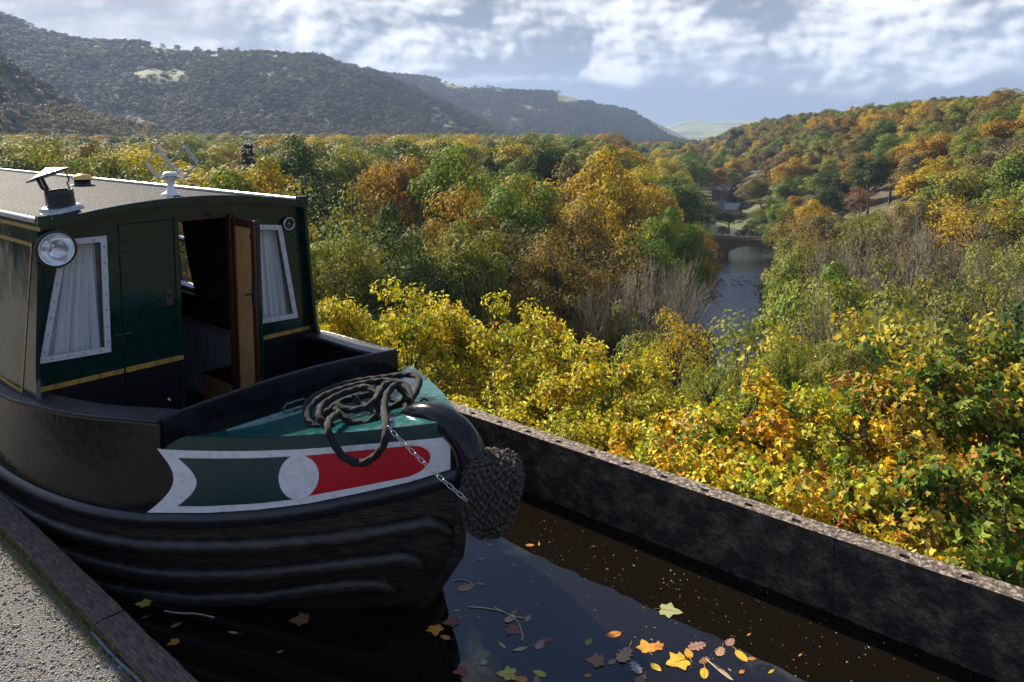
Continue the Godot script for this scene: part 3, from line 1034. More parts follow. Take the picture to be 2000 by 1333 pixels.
func make_trees() -> void:
	rng.seed = 4001
	# --- canopies just over the trough wall
	var near := [
		["yellowoak0", 760, 512, 20.0, 6.7, "yellow oak canopy with the highest top beyond the boat's foredeck"],
		["yellowoak1", 655, 545, 19.0, 6.3, "yellow oak canopy right beside the boat cabin's corner"],
		["yellowoak2", 560, 585, 18.0, 5.9, "yellow oak canopy mostly hidden behind the boat cabin"],
		["yellowoak1", 868, 640, 18.5, 5.9, "yellow green oak canopy between the two tallest yellow tops"],
		["yellowoak0", 965, 540, 19.5, 5.9, "yellow oak canopy with twin tops above the coiled rope"],
		["yellowoak2", 1052, 645, 17.5, 5.9, "orange flecked oak canopy left of the bare grey trees"],
		["yellowoak0", 1165, 615, 16.0, 5.5, "yellow oak canopy below the bare grey trees"],
		["yellowoak1", 1262, 695, 14.0, 5.0, "small yellow oak canopy ending the row near the trough wall"],
		["yellowoak2", 835, 735, 13.0, 5.5, "yellow oak canopy directly behind the coiled black rope"],
		["yellowoak0", 985, 770, 12.0, 5.5, "yellow oak canopy directly above the bow fender"],
		["yellowoak1", 1112, 800, 11.0, 5.0, "yellow oak canopy with a dark bent branch above the trough wall"],
		["maple1", 1240, 815, 9.5, 4.6, "golden maple sapling hanging close over the trough wall beside the oaks"],
		["maple0", 1395, 765, 11.0, 4.6, "golden maple with a thin upright stem right of the oaks"],
		["maple1", 1555, 685, 12.0, 5.0, "golden maple with forked bare stems in the middle of the thicket"],
		["maple0", 1700, 765, 11.5, 5.0, "orange tipped maple right of the fork stemmed maple"],
		["maple2", 1840, 655, 12.0, 5.5, "green and gold maple at the thicket's far right"],
		["maple2", 1985, 600, 12.5, 5.5, "dark green maple at the right edge of the picture"],
		["maple0", 1450, 880, 8.4, 4.2, "bright yellow maple low over the trough wall"],
		["maple1", 1650, 850, 8.0, 4.2, "yellow maple with large leaves low over the wall joint"],
		["maple2", 1825, 840, 8.0, 4.6, "green leaved maple with yellow tips low on the right"],
		["maple2", 1990, 815, 8.2, 4.6, "darkest green maple low in the right corner of the thicket"],
		["maple0", 1730, 985, 6.7, 3.5, "large leaved maple spray nearest to the trough wall"],
		["maple2", 1935, 1000, 6.4, 3.5, "large leaved green maple spray at the wall's right end"],
		["maple1", 1540, 985, 6.9, 3.5, "golden maple spray leaning on the wall's middle"],
	]
	for q in near:
		var top := pix(q[1], q[2], q[3])
		var g := uv_of(top)
		var y := land(g.x, g.y)
		stand("maple_tree" if q[0].begins_with("maple") else "oak_tree", q[0], "leaf_any", Vector3(top.x, y - 0.1, top.z), top.y - y, q[4], q[5], "leafy canopies beyond the trough wall")
	# --- single trees one can find in the photograph
	var named := [
		["oak0", "leaf_gold", 475, 282, 85.0, 190, "big golden yellow tree right of the white roof aerial"],
		["oak1", "leaf_green", 420, 330, 78.0, 120, "green tree in front of the big golden tree"],
		["oak1", "leaf_dark", 590, 267, 120.0, 125, "round dark green tree right of the big golden tree"],
		["oak2", "leaf_olive", 60, 274, 110.0, 110, "olive green tree at the far left behind the cabin roof"],
		["tall0", "leaf_dark", 15, 285, 95.0, 80, "dark tree at the left edge behind the chimney cowl"],
		["airy0", "leaf_red", 122, 312, 75.0, 95, "red leaved tree behind the chimney cowl"],
		["oak3", "leaf_olive", 180, 278, 108.0, 110, "olive tree behind the brass roof vent"],
		["tall1", "leaf_dark", 235, 290, 100.0, 70, "slim dark tree between roof vent and aerial"],
		["airy1", "leaf_olive", 285, 300, 92.0, 90, "loose olive tree left of the roof aerial"],
		["shrub0", "leaf_gold", 245, 345, 60.0, 130, "low golden bush behind the left part of the roof"],
		["shrub1", "leaf_gold", 330, 345, 62.0, 120, "low golden bush behind the foot of the roof aerial"],
		["fine2", "leaf_yellow", 405, 352, 64.0, 90, "low yellow bush right of the roof aerial"],
		["fir", "leaf_fir", 482, 272, 160.0, 22, "dark conifer tip rising behind the big golden tree"],
		["airy1", "leaf_olive", 640, 328, 62.0, 150, "thin tan tree with visible forked trunk beside the cabin corner"],
		["oak2", "leaf_olive", 685, 281, 140.0, 85, "olive tree at the treeline right of the round dark tree"],
		["oak3", "leaf_orange", 775, 286, 112.0, 155, "wide orange gold tree in the middle of the treeline"],
		["oak0", "leaf_olive", 835, 266, 150.0, 130, "olive tree behind the wide orange gold tree"],
		["oak1", "leaf_bright", 905, 283, 105.0, 105, "yellow green tree right of the wide orange gold tree"],
		["tall1", "leaf_dark", 960, 280, 170.0, 75, "dark green tree with bare trunk at the treeline"],
		["oak2", "leaf_dark", 1065, 270, 165.0, 130, "dark olive tree standing tallest in the middle treeline"],
		["oak0", "leaf_brown", 1140, 284, 150.0, 110, "brown olive tree left of the golden pair"],
		["oak1", "leaf_gold", 1195, 292, 125.0, 115, "golden tree at the treeline above the bare grey trees"],
		["oak3", "leaf_gold", 1283, 347, 140.0, 105, "brightest golden round tree left of the river"],
		["oak2", "leaf_yellow", 1255, 322, 160.0, 110, "pale golden tree behind the brightest golden tree"],
		["fine0", "leaf_bright", 1312, 390, 108.0, 125, "bright green round tree left of the river"],
		["fine1", "leaf_orange", 1382, 440, 120.0, 95, "orange tree leaning over the river at the bridge"],
		["fine0", "leaf_dark", 730, 385, 66.0, 180, "dark green tree in front of the wide orange gold tree"],
		["fine1", "leaf_orange", 862, 352, 72.0, 160, "orange brown tree with dark trunk in the middle wood"],
		["fine2", "leaf_green", 1005, 335, 76.0, 150, "green tree with dark limbs in the middle wood"],
		["fine0", "leaf_russet", 1085, 345, 80.0, 130, "russet tree right of the green tree in the wood"],
		["airy0", "leaf_gold", 1170, 340, 86.0, 170, "thin golden tree showing its branches above the bare trees"],
		["fine1", "leaf_russet", 1100, 440, 54.0, 190, "russet brown tree low in the middle wood"],
		["fine2", "leaf_olive", 915, 425, 56.0, 190, "dark olive tree with trunks showing in the middle wood"],
		["fine0", "leaf_brown", 1010, 410, 62.0, 170, "brown tree low behind the yellow oaks"],
		["fine1", "leaf_dark", 790, 440, 52.0, 190, "dark green tree low behind the highest yellow oak"],
		["fine2", "leaf_olive", 660, 440, 50.0, 170, "olive tree low beside the cabin corner"],
		["airy1", "leaf_russet", 1190, 430, 66.0, 180, "thin russet tree behind the bare grey trees"],
		["fine2", "leaf_green", 1270, 455, 80.0, 130, "green tree low left of the river"],
		["fine0", "leaf_lime", 1592, 497, 52.0, 165, "lime green tree right of the river"],
		["fine1", "leaf_lime", 1535, 612, 38.0, 120, "low lime green tree at the near river bend"],
		["fir", "leaf_fir", 1437, 352, 330.0, 38, "dark conifer beside the houses by the river"],
		["fine2", "leaf_bright", 1530, 390, 200.0, 90, "bright green tree above the bridge's right end"],
		["oak2", "leaf_dark", 1425, 412, 262.0, 62, "dark grey green tree in front of the houses"],
		["airy0", "leaf_olive", 1490, 400, 240.0, 70, "thin olive tree beside the bridge parapet"],
		["oak1", "leaf_yellow", 1478, 258, 560.0, 26, "small pale yellow tree on the far valley skyline"],
		["oak2", "leaf_dark", 1440, 248, 540.0, 42, "dark green tree on the far valley skyline"],
		["fir", "leaf_fir", 1893, 188, 300.0, 34, "dark conifer on the right hill's skyline"],
		["shrub0", "leaf_olive", 1468, 428, 246.0, 44, "olive bush on the lawn left of the bridge's right end"],
		["fine2", "leaf_green", 1502, 412, 236.0, 66, "green tree on the lawn behind the bridge parapet"],
		["shrub1", "leaf_dark", 1452, 448, 240.0, 34, "dark bush just above the bridge parapet"],
		["oak1", "leaf_olive", 1488, 388, 300.0, 56, "olive tree up the lawn behind the thin olive tree"],
		["oak3", "leaf_brown", 1535, 366, 292.0, 64, "brown tree on the foot of the right slope above the lawn"],
		["shrub0", "leaf_lime", 1412, 446, 250.0, 36, "lime green bush on the bank below the white house"],
		["oak0", "leaf_russet", 1462, 365, 345.0, 50, "russet tree right of the houses' conifer"],
		["oak2", "leaf_olive", 1385, 392, 270.0, 60, "olive tree hiding the left end of the houses"],
		["airy0", "leaf_red", 1680, 362, 190.0, 80, "red tinted tree on the right slope"],
	]
	for q in named:
		plant("conifer_tree" if q[0] == "fir" else "broadleaf_tree", q[0], q[1], q[2], q[3], q[4], q[5], q[6])
	var bares := [
		["bare0", 1225, 488, 56.0, 120, "bare grey tree leftmost of the leafless trees"],
		["bare1", 1290, 474, 58.0, 130, "bare grey tree with the densest twigs left of the river"],
		["bare2", 1352, 492, 54.0, 90, "bare grey tree nearest to the river"],
		["bare0", 1180, 520, 50.0, 100, "low bare tree in front of the russet wood"],
		["bare1", 1338, 470, 64.0, 80, "slim bare tree before the bridge"],
		["bare2", 1700, 420, 66.0, 150, "bare tree standing tallest on the right bank"],
		["bare0", 1800, 400, 74.0, 150, "bare tree on the right bank before the red tinted tree"],
		["bare1", 1640, 440, 78.0, 130, "bare tree beside the lime green tree"],
		["bare2", 1920, 440, 56.0, 160, "bare tree at the upper right of the thicket"],
		["bare0", 1545, 450, 120.0, 80, "bare tree over the bridge's right end"],
		["bare1", 1985, 480, 48.0, 150, "bare twiggy tree at the right edge"],
	]
	for q in bares:
		plant("bare_tree", q[0], "", q[1], q[2], q[3], q[4], q[5], "leafless trees", "bark_pale")
	var scrub := [
		["airy0", "leaf_lime", 1530, 520, 60.0, 120], ["oak2", "leaf_olive", 1545, 466, 100.0, 70], ["oak0", "leaf_lime", 1540, 500, 84.0, 70], ["oak1", "leaf_olive", 1580, 480, 92.0, 80], ["fine1", "leaf_lime", 1545, 585, 44.0, 130], ["airy1", "leaf_yellow", 1620, 600, 36.0, 150], ["airy0", "leaf_gold", 1720, 610, 33.0, 150],
		["airy1", "leaf_olive", 1680, 520, 50.0, 170], ["airy0", "leaf_olive", 1770, 500, 54.0, 170], ["airy1", "leaf_grey", 1860, 480, 56.0, 180], ["airy0", "leaf_olive", 1950, 500, 48.0, 180],
		["airy1", "leaf_grey", 1640, 450, 80.0, 140], ["airy0", "leaf_grey", 1740, 430, 84.0, 150], ["airy1", "leaf_russet", 1830, 420, 86.0, 150], ["airy0", "leaf_grey", 1930, 420, 76.0, 170], ["fine0", "leaf_olive", 1990, 440, 66.0, 150],
		["airy1", "leaf_russet", 1600, 430, 110.0, 110], ["airy0", "leaf_olive", 1690, 400, 112.0, 130], ["fine2", "leaf_brown", 1790, 385, 108.0, 130], ["airy0", "leaf_grey", 1880, 380, 104.0, 130], ["fine1", "leaf_olive", 1970, 370, 100.0, 150],
		["fine2", "leaf_olive", 1800, 580, 36.0, 170], ["airy1", "leaf_yellow", 1880, 570, 32.0, 180], ["fine0", "leaf_dark", 1965, 560, 34.0, 150],
		["airy0", "leaf_olive", 1480, 680, 26.0, 110], ["airy1", "leaf_gold", 1360, 585, 34.0, 90], ["airy0", "leaf_olive", 1300, 640, 36.0, 130], ["airy1", "leaf_lime", 1385, 665, 28.0, 120], ["fine1", "leaf_olive", 1330, 730, 22.0, 120],
		["shrub0", "leaf_olive", 1250, 640, 44.0, 160], ["shrub0", "leaf_grey", 1300, 590, 66.0, 130], ["shrub1", "leaf_olive", 1200, 580, 60.0, 140], ["fine1", "leaf_lime", 1560, 640, 32.0, 130], ["fine2", "leaf_olive", 1660, 650, 28.0, 150], ["fine0", "leaf_olive", 1780, 640, 28.0, 160],
		["sparse0", "leaf_grey", 1650, 540, 42.0, 130], ["sparse1", "leaf_olive", 1760, 560, 40.0, 150], ["sparse0", "leaf_olive", 1890, 540, 40.0, 150], ["sparse1", "leaf_grey", 1960, 470, 54.0, 150],
	]
	scrub.sort_custom(func(p, q): return p[4] < q[4])
	for q in scrub:
		var where: String = landmark(q[2], [[1300, "the densest bare tree"], [1400, "the near river bend"], [1500, "the low lime tree"], [1572, "the lime green tree"], [1700, "the tallest bare tree"], [1800, "the red tinted tree"], [1920, "the upper right bare tree"]]).replace("behind", "below")
		var what := "low" if q[0].begins_with("shrub") else ("thin twiggy" if q[0].begins_with("sparse") else ("loose leaved" if q[0].begins_with("airy") else "dense leaved"))
		plant("scrub_tree", q[0], q[1], q[2], q[3], q[4], q[5], nth("%s %s scrub tree %s" % [what, tone_word(q[1]), where]), "scrub on the river banks", "bark_pale" if q[0].begins_with("sparse") else "bark")
	# --- the wood behind: every crown that shows, nearest first; the rest of it is one mass
	var cand := []
	rng.seed = 4100
	var d := 92.0
	while d < 900.0:
		var step := 9.0 + d * 0.012
		var u := -0.78 * d
		while u < 0.80 * d:
			var uu := u + rng.randf_range(-0.42, 0.42) * step
			var dd := d + rng.randf_range(-0.42, 0.42) * step
			u += step
			var right := uu - foot_u(dd)
			if dd < 330.0 and absf(uu - river_u(dd)) < 12.0:
				continue
			if dd > 225.0 and dd < 345.0 and uu / dd > 0.255 and uu / dd < 0.315:
				continue      # the lawns by the houses
			if dd < 225.0 and uu / dd > 0.272 and uu / dd < 0.355:
				continue      # the open reach of the river
			if right < 0.0 and dd < 110.0 and uu > 0.12 * dd:
				continue
			var y := land(uu, dd)
			var h := rng.randf_range(13.0, 19.0)
			if right < 0.0:
				if rng.randf() < 0.38:
					continue
				h = (1.8 - y) * rng.randf_range(0.78, 1.0)
				if uu / dd > 0.14:
					h *= rng.randf_range(0.6, 0.8)
			var cpx := 1000.0 + FOCAL * uu / dd
			for n in named.filter(func(t): return t[4] < 200.0):      # trees that show in front of others stay lower than the ones they would hide
				if dd < n[4] + 6.0 and absf(cpx - n[2]) < n[5] * 0.36:
					h = 0.0
				elif dd < n[4] + 6.0 and absf(cpx - n[2]) < n[5] * 0.5 + h * 0.25 / dd * FOCAL:
					h = minf(h, pix(n[2], n[3] + 34.0 + 0.2 * n[5], dd).y - y)
			if h < 7.0:
				continue
			cand.append([uu, dd, y, h, right])
		d += step
	cand.sort_custom(func(p, q): return p[1] < q[1])
	var left_tones := ["leaf_olive", "leaf_green", "leaf_dark", "leaf_olive", "leaf_green", "leaf_gold", "leaf_brown", "leaf_olive", "leaf_orange", "leaf_yellow"]
	var right_tones := ["leaf_brown", "leaf_russet", "leaf_olive", "leaf_brown", "leaf_orange", "leaf_russet", "leaf_olive", "leaf_green", "leaf_brown", "leaf_dark", "leaf_gold", "leaf_lime", "leaf_grey"]
	var shapes := ["oak0", "oak1", "oak2", "oak3", "oak0", "oak2", "tall0", "airy1"]
	var left_marks := [[15, "the boat's chimney"], [180, "the brass roof vent"], [335, "the roof aerial"], [475, "the big golden tree"], [590, "the round dark green tree"], [685, "the cabin's right corner"], [775, "the wide orange gold tree"], [905, "the yellow green treeline tree"], [1005, "the green dark limbed tree"], [1085, "the tallest middle treeline tree"], [1195, "the golden treeline tree"], [1283, "the brightest golden tree"], [1395, "the bridge"]]
	var right_marks := [[1420, "the riverside houses on the slope"], [1530, "the bridge on the slope"], [1600, "the lime green tree on the slope"], [1680, "the red tinted tree"], [1760, "the tallest bare tree on the slope"], [1893, "the skyline conifer on the slope"], [1985, "the dark maple at the edge"]]
	var far_list := []
	var made := 0
	for q in cand:
		var tone: String = left_tones[rng.randi() % left_tones.size()] if q[4] < 0.0 else right_tones[rng.randi() % right_tones.size()]
		var width: float = q[3] * rng.randf_range(0.62, 0.9)
		if made < 215:
			var where := "in the valley wood left of the river" if q[4] < 0.0 else "on the wooded slope right of the river"
			var px: float = 1000.0 + FOCAL * q[0] / q[1]
			var by: String = landmark(px, left_marks if q[4] < 0.0 else right_marks)
			stand("woodland_tree", shapes[rng.randi() % shapes.size()], tone, at(q[0], q[1], q[2] - 0.3), q[3], width, nth("%s tree %s" % [tone_word(tone), by]), "trees " + where)
			made += 1
		else:
			far_list.append([at(q[0], q[1], q[2] - 0.3), q[3], width, M[tone].albedo_color.srgb_to_linear()])
	for i in 420:
		var a := deg_to_rad(rng.randf_range(-135.0, -42.0))
		var r0 := rng.randf_range(45.0, 260.0)
		var uu := sin(a) * r0
		var dd := cos(a) * r0
		var y := land(uu, dd)
		var tn: String = ["leaf_dark", "leaf_fir", "leaf_dark", "leaf_green"][rng.randi() % 4]
		var hh := (2.0 - y) * rng.randf_range(0.75, 1.0)
		far_list.append([at(uu, dd, y - 0.3), hh, hh * 0.7, M[tn].albedo_color.srgb_to_linear()])
	mass("far_valley_wood", far_list, "autumn wood farther off along the valley and up the right slope", "oak")
	# --- woods on the hills
	var hill := []
	rng.seed = 4200
	var r := 900.0
	while r < 2650.0:
		var step := 8.0 + r * 0.0022
		var a := -39.0
		while a < 39.0:
			var aa := a + rng.randf_range(-0.5, 0.5) * rad_to_deg(step / r)
			var rr := r + rng.randf_range(-0.5, 0.5) * step
			a += rad_to_deg(step / r)
			hill_tree(hill, aa, rr, step)
		r += step
	r = 420.0
	while r < 900.0:
		var a := -39.0
		while a < -15.0:
			hill_tree(hill, a + rng.randf_range(-0.5, 0.5) * rad_to_deg(8.0 / r), r + rng.randf_range(-4.0, 4.0), 8.0)
			a += rad_to_deg(8.0 / r)
		r += 8.0
	mass("hill_wood", hill, "hazy wooded slopes of the long hill across the valley", "far")

func hill_tree(out: Array, aa: float, rr: float, step: float) -> void:
	var u := sin(deg_to_rad(aa)) * rr
	var d := cos(deg_to_rad(aa)) * rr
	var y := land(u, d)
	var px := 1000.0 + FOCAL * tan(deg_to_rad(aa))
	var py := 258.0 - (y - 2.25) / d * FOCAL
	if py > 330.0 or u - foot_u(d) > 10.0:
		return
	var h := rng.randf_range(9.0, 15.0)
	var w := step * rng.randf_range(0.95, 1.5)
	var c := Color(0.058, 0.047, 0.026).lerp(Color(0.038, 0.044, 0.022), rng.randf()) * jitter(0.26)
	c *= 1.0 + 1.0 * n_hill.get_noise_2d(u * 1.4 + 300.0, d * 1.4) + 0.7 * n_hill.get_noise_2d(u * 0.3, d * 0.3 + 80.0)
	c.a = 1.0
	if is_field(px, py, rr):
		if rng.randf() > 0.035:
			return
	elif rr < 900.0 and py > 225.0:
		c = Color(0.15, 0.10, 0.045).lerp(Color(0.11, 0.105, 0.04), rng.randf()) * jitter(0.25)
	elif px > 1120.0 and py > 195.0:
		c = Color(0.022, 0.036, 0.024) * jitter(0.15)
		h *= 1.2
		w *= 0.8
	elif n_hill.get_noise_2d(u * 0.6, d * 0.6 + 500.0) > 0.30:
		if rng.randf() < 0.9:
			return
	out.append([at(u, d, y - 0.5), h, w, c])

func mass(called: String, list: Array, label: String, shape: String) -> void:
	if list.is_empty():
		return
	var o := Node3D.new()
	o.name = numbered(called)
	add_child(o)
	tag(o, label, "wood", "", "stuff")
	var meshes := []
	if shape == "oak":
		for i in 3:
			meshes.append([kinds["oak%d" % i][1], 20.0, 13.0])
	else:
		for i in 4:
			meshes.append([broadleaf(300 + i, 18, 26, 1.35, 0.08, 6.0, 2.8)[1], 20.0, 13.0])
	for k in meshes.size():
		var mine := []
		for i in range(k, list.size(), meshes.size()):
			mine.append(list[i])
		var mm := MultiMesh.new()
		mm.transform_format = MultiMesh.TRANSFORM_3D
		mm.use_colors = true
		mm.mesh = meshes[k][0]
		mm.instance_count = mine.size()
		for i in mine.size():
			var q: Array = mine[i]
			var b := Basis(Vector3.UP, rng.randf() * TAU).scaled(Vector3(q[2] / meshes[k][2], q[1] / meshes[k][1], q[2] / meshes[k][2]))
			mm.set_instance_transform(i, Transform3D(b, q[0]))
			mm.set_instance_color(i, q[3])
		var inst := MultiMeshInstance3D.new()
		inst.name = "crowns"
		inst.multimesh = mm
		inst.material_override = M["leaf_any"]
		o.add_child(inst, true)

# ------------------------------------------------------------------ far buildings
func gable(lo: Vector3, hi: Vector3, rise: float, over: float, t: Transform3D, roof_at: Array) -> MB:
	# walls with pointed ends; ridge along x. roof_at receives two roof slabs
	var b := MB.new()
	var ym := hi.y + rise
	var zm := (lo.z + hi.z) / 2
	b.quad(t * Vector3(lo.x, hi.y, hi.z), t * Vector3(hi.x, hi.y, hi.z), t * Vector3(hi.x, lo.y, hi.z), t * Vector3(lo.x, lo.y, hi.z))
	b.quad(t * Vector3(hi.x, hi.y, lo.z), t * Vector3(lo.x, hi.y, lo.z), t * Vector3(lo.x, lo.y, lo.z), t * Vector3(hi.x, lo.y, lo.z))
	for x in [lo.x, hi.x]:
		b.quad(t * Vector3(x, hi.y, lo.z), t * Vector3(x, hi.y, hi.z), t * Vector3(x, lo.y, hi.z), t * Vector3(x, lo.y, lo.z))
		b.flat_tri(t * Vector3(x, ym, zm), t * Vector3(x, hi.y, hi.z), t * Vector3(x, hi.y, lo.z))
	var half := (hi.z - lo.z) / 2 + over
	var drop := rise * half / (half - over)
	for s in [-1.0, 1.0]:
		var r := MB.new()
		var p := [Vector3(lo.x - over, ym, zm), Vector3(hi.x + over, ym, zm), Vector3(hi.x + over, ym - drop, zm + s * half), Vector3(lo.x - over, ym - drop, zm + s * half)]
		var up := Vector3(0, 0.18, 0)
		r.quad(t * (p[0] + up), t * (p[1] + up), t * (p[2] + up), t * (p[3] + up))
		r.quad(t * (p[3] + up), t * (p[2] + up), t * p[2], t * p[3])
		r.quad(t * p[1], t * p[0], t * p[3], t * p[2])
		r.quad(t * (p[0] + up), t * (p[3] + up), t * p[3], t * p[0])
		r.quad(t * (p[2] + up), t * (p[1] + up), t * p[1], t * p[2])
		roof_at.append(r)
	return b

func house(called: String, label: String, foot: Vector3, turn: float, size: Vector3, rise: float, wall: String, roof: String, windows: Array, chimneys: Array) -> void:
	var h := thing(called, label, "house", foot)
	h.rotation.y = turn
	var roofs := []
	var w := gable(Vector3(-size.x / 2, -1, -size.z / 2), Vector3(size.x / 2, size.y, size.z / 2), rise, 0.35, Transform3D.IDENTITY, roofs)
	part("wall", w.commit(), M[wall], h)
	var first: MeshInstance3D
	for r in roofs:
		var o := part("roof", r.commit(), M[roof], h)
		first = o if first == null else first
	for c in chimneys:
		var b := MB.new()
		b.block(Vector3(c - 0.45, size.y + rise - 0.7, -0.35), Vector3(c + 0.45, size.y + rise + 1.3, 0.35), 0.04)
		b.block(Vector3(c - 0.55, size.y + rise + 1.3, -0.45), Vector3(c + 0.55, size.y + rise + 1.5, 0.45), 0.03)
		part("chimney", b.commit(), M["brick"], first)
	for q in windows:      # [x, y, side]; side 1 and -1: the long walls, 2 and -2: the gables
		var t := Transform3D(Basis(), Vector3(q[0], q[1], size.z / 2 + 0.004))
		if q[2] == -1:
			t = Transform3D(Basis(Vector3.UP, PI), Vector3(q[0], q[1], -size.z / 2 - 0.004))
		elif absi(q[2]) == 2:
			var s := signf(q[2])
			t = Transform3D(Basis(Vector3.UP, s * PI / 2), Vector3(s * (size.x / 2 + 0.004), q[1], q[0]))
		var b := MB.new()
		for e in [[-0.55, -0.75, 0.55, -0.63], [-0.55, 0.63, 0.55, 0.75], [-0.55, -0.63, -0.45, 0.63], [0.45, -0.63, 0.55, 0.63], [-0.04, -0.63, 0.04, 0.63]]:
			b.block(Vector3(e[0], e[1], 0), Vector3(e[2], e[3], 0.1), 0.01, t)
		var f := part("window", b.commit(), M["render_white"], h)
		b = MB.new()
		b.quad(t * Vector3(-0.46, 0.64, 0.03), t * Vector3(0.46, 0.64, 0.03), t * Vector3(0.46, -0.64, 0.03), t * Vector3(-0.46, -0.64, 0.03))
		part("pane", b.commit(), M["window_dark"], f)

func make_buildings() -> void:
	var look := -deg_to_rad(YAW)
	var p := pix(1402, 425, 300.0)
	house("riverside_house", "gabled riverside house with dark slate roof beside the conifer", Vector3(p.x, -31.2, p.z), look + 0.5, Vector3(7.0, 3.2, 5.5), 2.6, "render_white", "slate", [[-1.9, 1.7, 1], [1.9, 1.7, 1], [0.0, 1.8, -2], [0.0, 3.9, -2]], [2.2])
	p = pix(1428, 424, 298.0)
	house("riverside_house", "low riverside house wing with pale sunlit roof", Vector3(p.x, -31.2, p.z), look - 0.75, Vector3(7.0, 2.8, 5.0), 2.2, "brick", "slate_pale", [[-1.7, 1.5, 1], [1.7, 1.5, 1], [0.0, 1.5, 2]], [])
	p = pix(1410, 398, 350.0)
	house("brick_house", "red brick house with tall chimneys behind the riverside house", Vector3(p.x, -29.5, p.z), look - 0.35, Vector3(8.5, 5.0, 6.0), 2.8, "brick", "slate_pale", [[-2.6, 3.8, 1], [0.0, 3.8, 1], [2.6, 3.8, 1], [-2.6, 1.4, 1], [2.6, 1.4, 1], [0.0, 3.8, -2]], [-3.4, 0.0, 3.4])
	for q in [[286, 135, 1180.0, "white farmhouse standing alone in the field on the long hill"], [458, 121, 1420.0, "small white cottage near the crest of the long hill"], [22, 230, 640.0, "white cottage among the trees at the foot of the left spur"]]:
		var r := 300.0
		var az := atan2(q[0] - 1000.0, FOCAL)
		var foot := Vector3.ZERO
		while r < 2400.0:      # where the line of sight meets the hillside
			var u := sin(az) * r
			var d := cos(az) * r
			if 258.0 - (land(u, d) - 2.25) / d * FOCAL <= q[1] + 3.0 and (r > 500.0):
				foot = at(u, d, land(u, d))
				break
			r += 8.0
		house("hill_farmhouse", q[3], foot, look + 0.6, Vector3(15.0, 6.5, 8.0), 4.0, "render_white", "slate", [[-4.0, 2.0, 1], [4.0, 2.0, 1], [-4.0, 5.0, 1], [4.0, 5.0, 1]], [-5.5, 5.5])
	make_bridge()

func make_bridge() -> void:
	# two stone arches across the river
	var mid := at(river_u(212.0) + 1.0, 212.0, 0)
	var o := thing("stone_bridge", "old stone arch bridge crossing the river below the houses", "bridge", Vector3(mid.x, RIVER_Y, mid.z))
	o.rotation.y = -deg_to_rad(YAW) - 0.3
	var b := MB.new()
	var half_w := 2.4
	for z in [-half_w, half_w]:
		for arch in [-15.5, 0.0, 15.5]:
			var n := 20
			for i in n:
				var x0 := -7.75 + 15.5 * i / n
				var x1 := -7.75 + 15.5 * (i + 1) / n
				var y0 := 0.0 if absf(x0) > 6.7 else 0.4 + 3.6 * sqrt(1.0 - pow(x0 / 6.75, 2))
				var y1 := 0.0 if absf(x1) > 6.7 else 0.4 + 3.6 * sqrt(1.0 - pow(x1 / 6.75, 2))
				if absf(x0) > 6.7 or absf(x1) > 6.7:
					y0 = -2.0
					y1 = -2.0
				b.quad(Vector3(arch + x0, 5.2, z), Vector3(arch + x1, 5.2, z), Vector3(arch + x1, y1, z), Vector3(arch + x0, y0, z))
				if z < 0.0:
					b.quad(Vector3(arch + x0, y0, -half_w), Vector3(arch + x1, y1, -half_w), Vector3(arch + x1, y1, half_w), Vector3(arch + x0, y0, half_w))
	b.quad(Vector3(-40, 5.2, -half_w), Vector3(40, 5.2, -half_w), Vector3(40, 5.2, half_w), Vector3(-40, 5.2, half_w))
	for s in [-1.0, 1.0]:
		b.box(Vector3(23.2 if s > 0 else -40.0, -2.0, -half_w), Vector3(40.0 if s > 0 else -23.2, 5.19, half_w))
	part("arches", b.commit(), M["bridge_stone"], o)
	for z in [-half_w, half_w]:
		b = MB.new()
		b.block(Vector3(-40, 5.21, z - 0.22), Vector3(40, 6.1, z + 0.22), 0.05)
		part("parapet", b.commit(), M["bridge_stone"], o)
		for arch in [-15.5, 0.0, 15.5]:
			for i in 17:      # voussoirs
				var a0 := PI * (0.03 + 0.94 * i / 17.0)
				var a1 := PI * (0.03 + 0.94 * (i + 0.93) / 17.0)
				var q := PackedVector2Array([Vector2(cos(a0) * 6.74, 0.4 + sin(a0) * 3.6), Vector2(cos(a0) * 7.35, 0.4 + sin(a0) * 4.2), Vector2(cos(a1) * 7.35, 0.4 + sin(a1) * 4.2), Vector2(cos(a1) * 6.74, 0.4 + sin(a1) * 3.6)])
				b = MB.new()
				b.plate(q, 0.09, Transform3D(Basis(), Vector3(arch, 0, z - (0.09 if z < 0 else 0.0))))
				part("arch_stone", b.commit(), M["bridge_stone"], o)

# ------------------------------------------------------------------ narrowboat (boat axes: x to starboard, z towards the bow, bow at z = 0)
func hb(s: float) -> float:                    # half-breadth, s metres aft of the stem
	return 1.04 * (1.0 - pow(1.0 - clampf(s, 0.0, 2.7) / 2.7, 2.1))

func y_gun(s: float) -> float:
	return curve(s, [1.27, 1.44, 1.63, 1.82, 2.02, 2.28, 2.6, 3.4], [0.872, 0.852, 0.827, 0.805, 0.788, 0.768, 0.737, 0.70])

func y_band(s: float) -> float:
	return curve(s, [0.0, 0.085, 0.37, 0.57, 0.785, 1.02, 1.28], [0.912, 0.897, 0.856, 0.824, 0.796, 0.77, 0.737])

func y_edge(s: float) -> float:
	return curve(s, [0.0, 0.085, 0.37, 0.57, 0.78, 1.0, 1.12, 1.19, 1.25], [0.98, 0.963, 0.915, 0.887, 0.857, 0.838, 0.825, 0.79, 0.742])

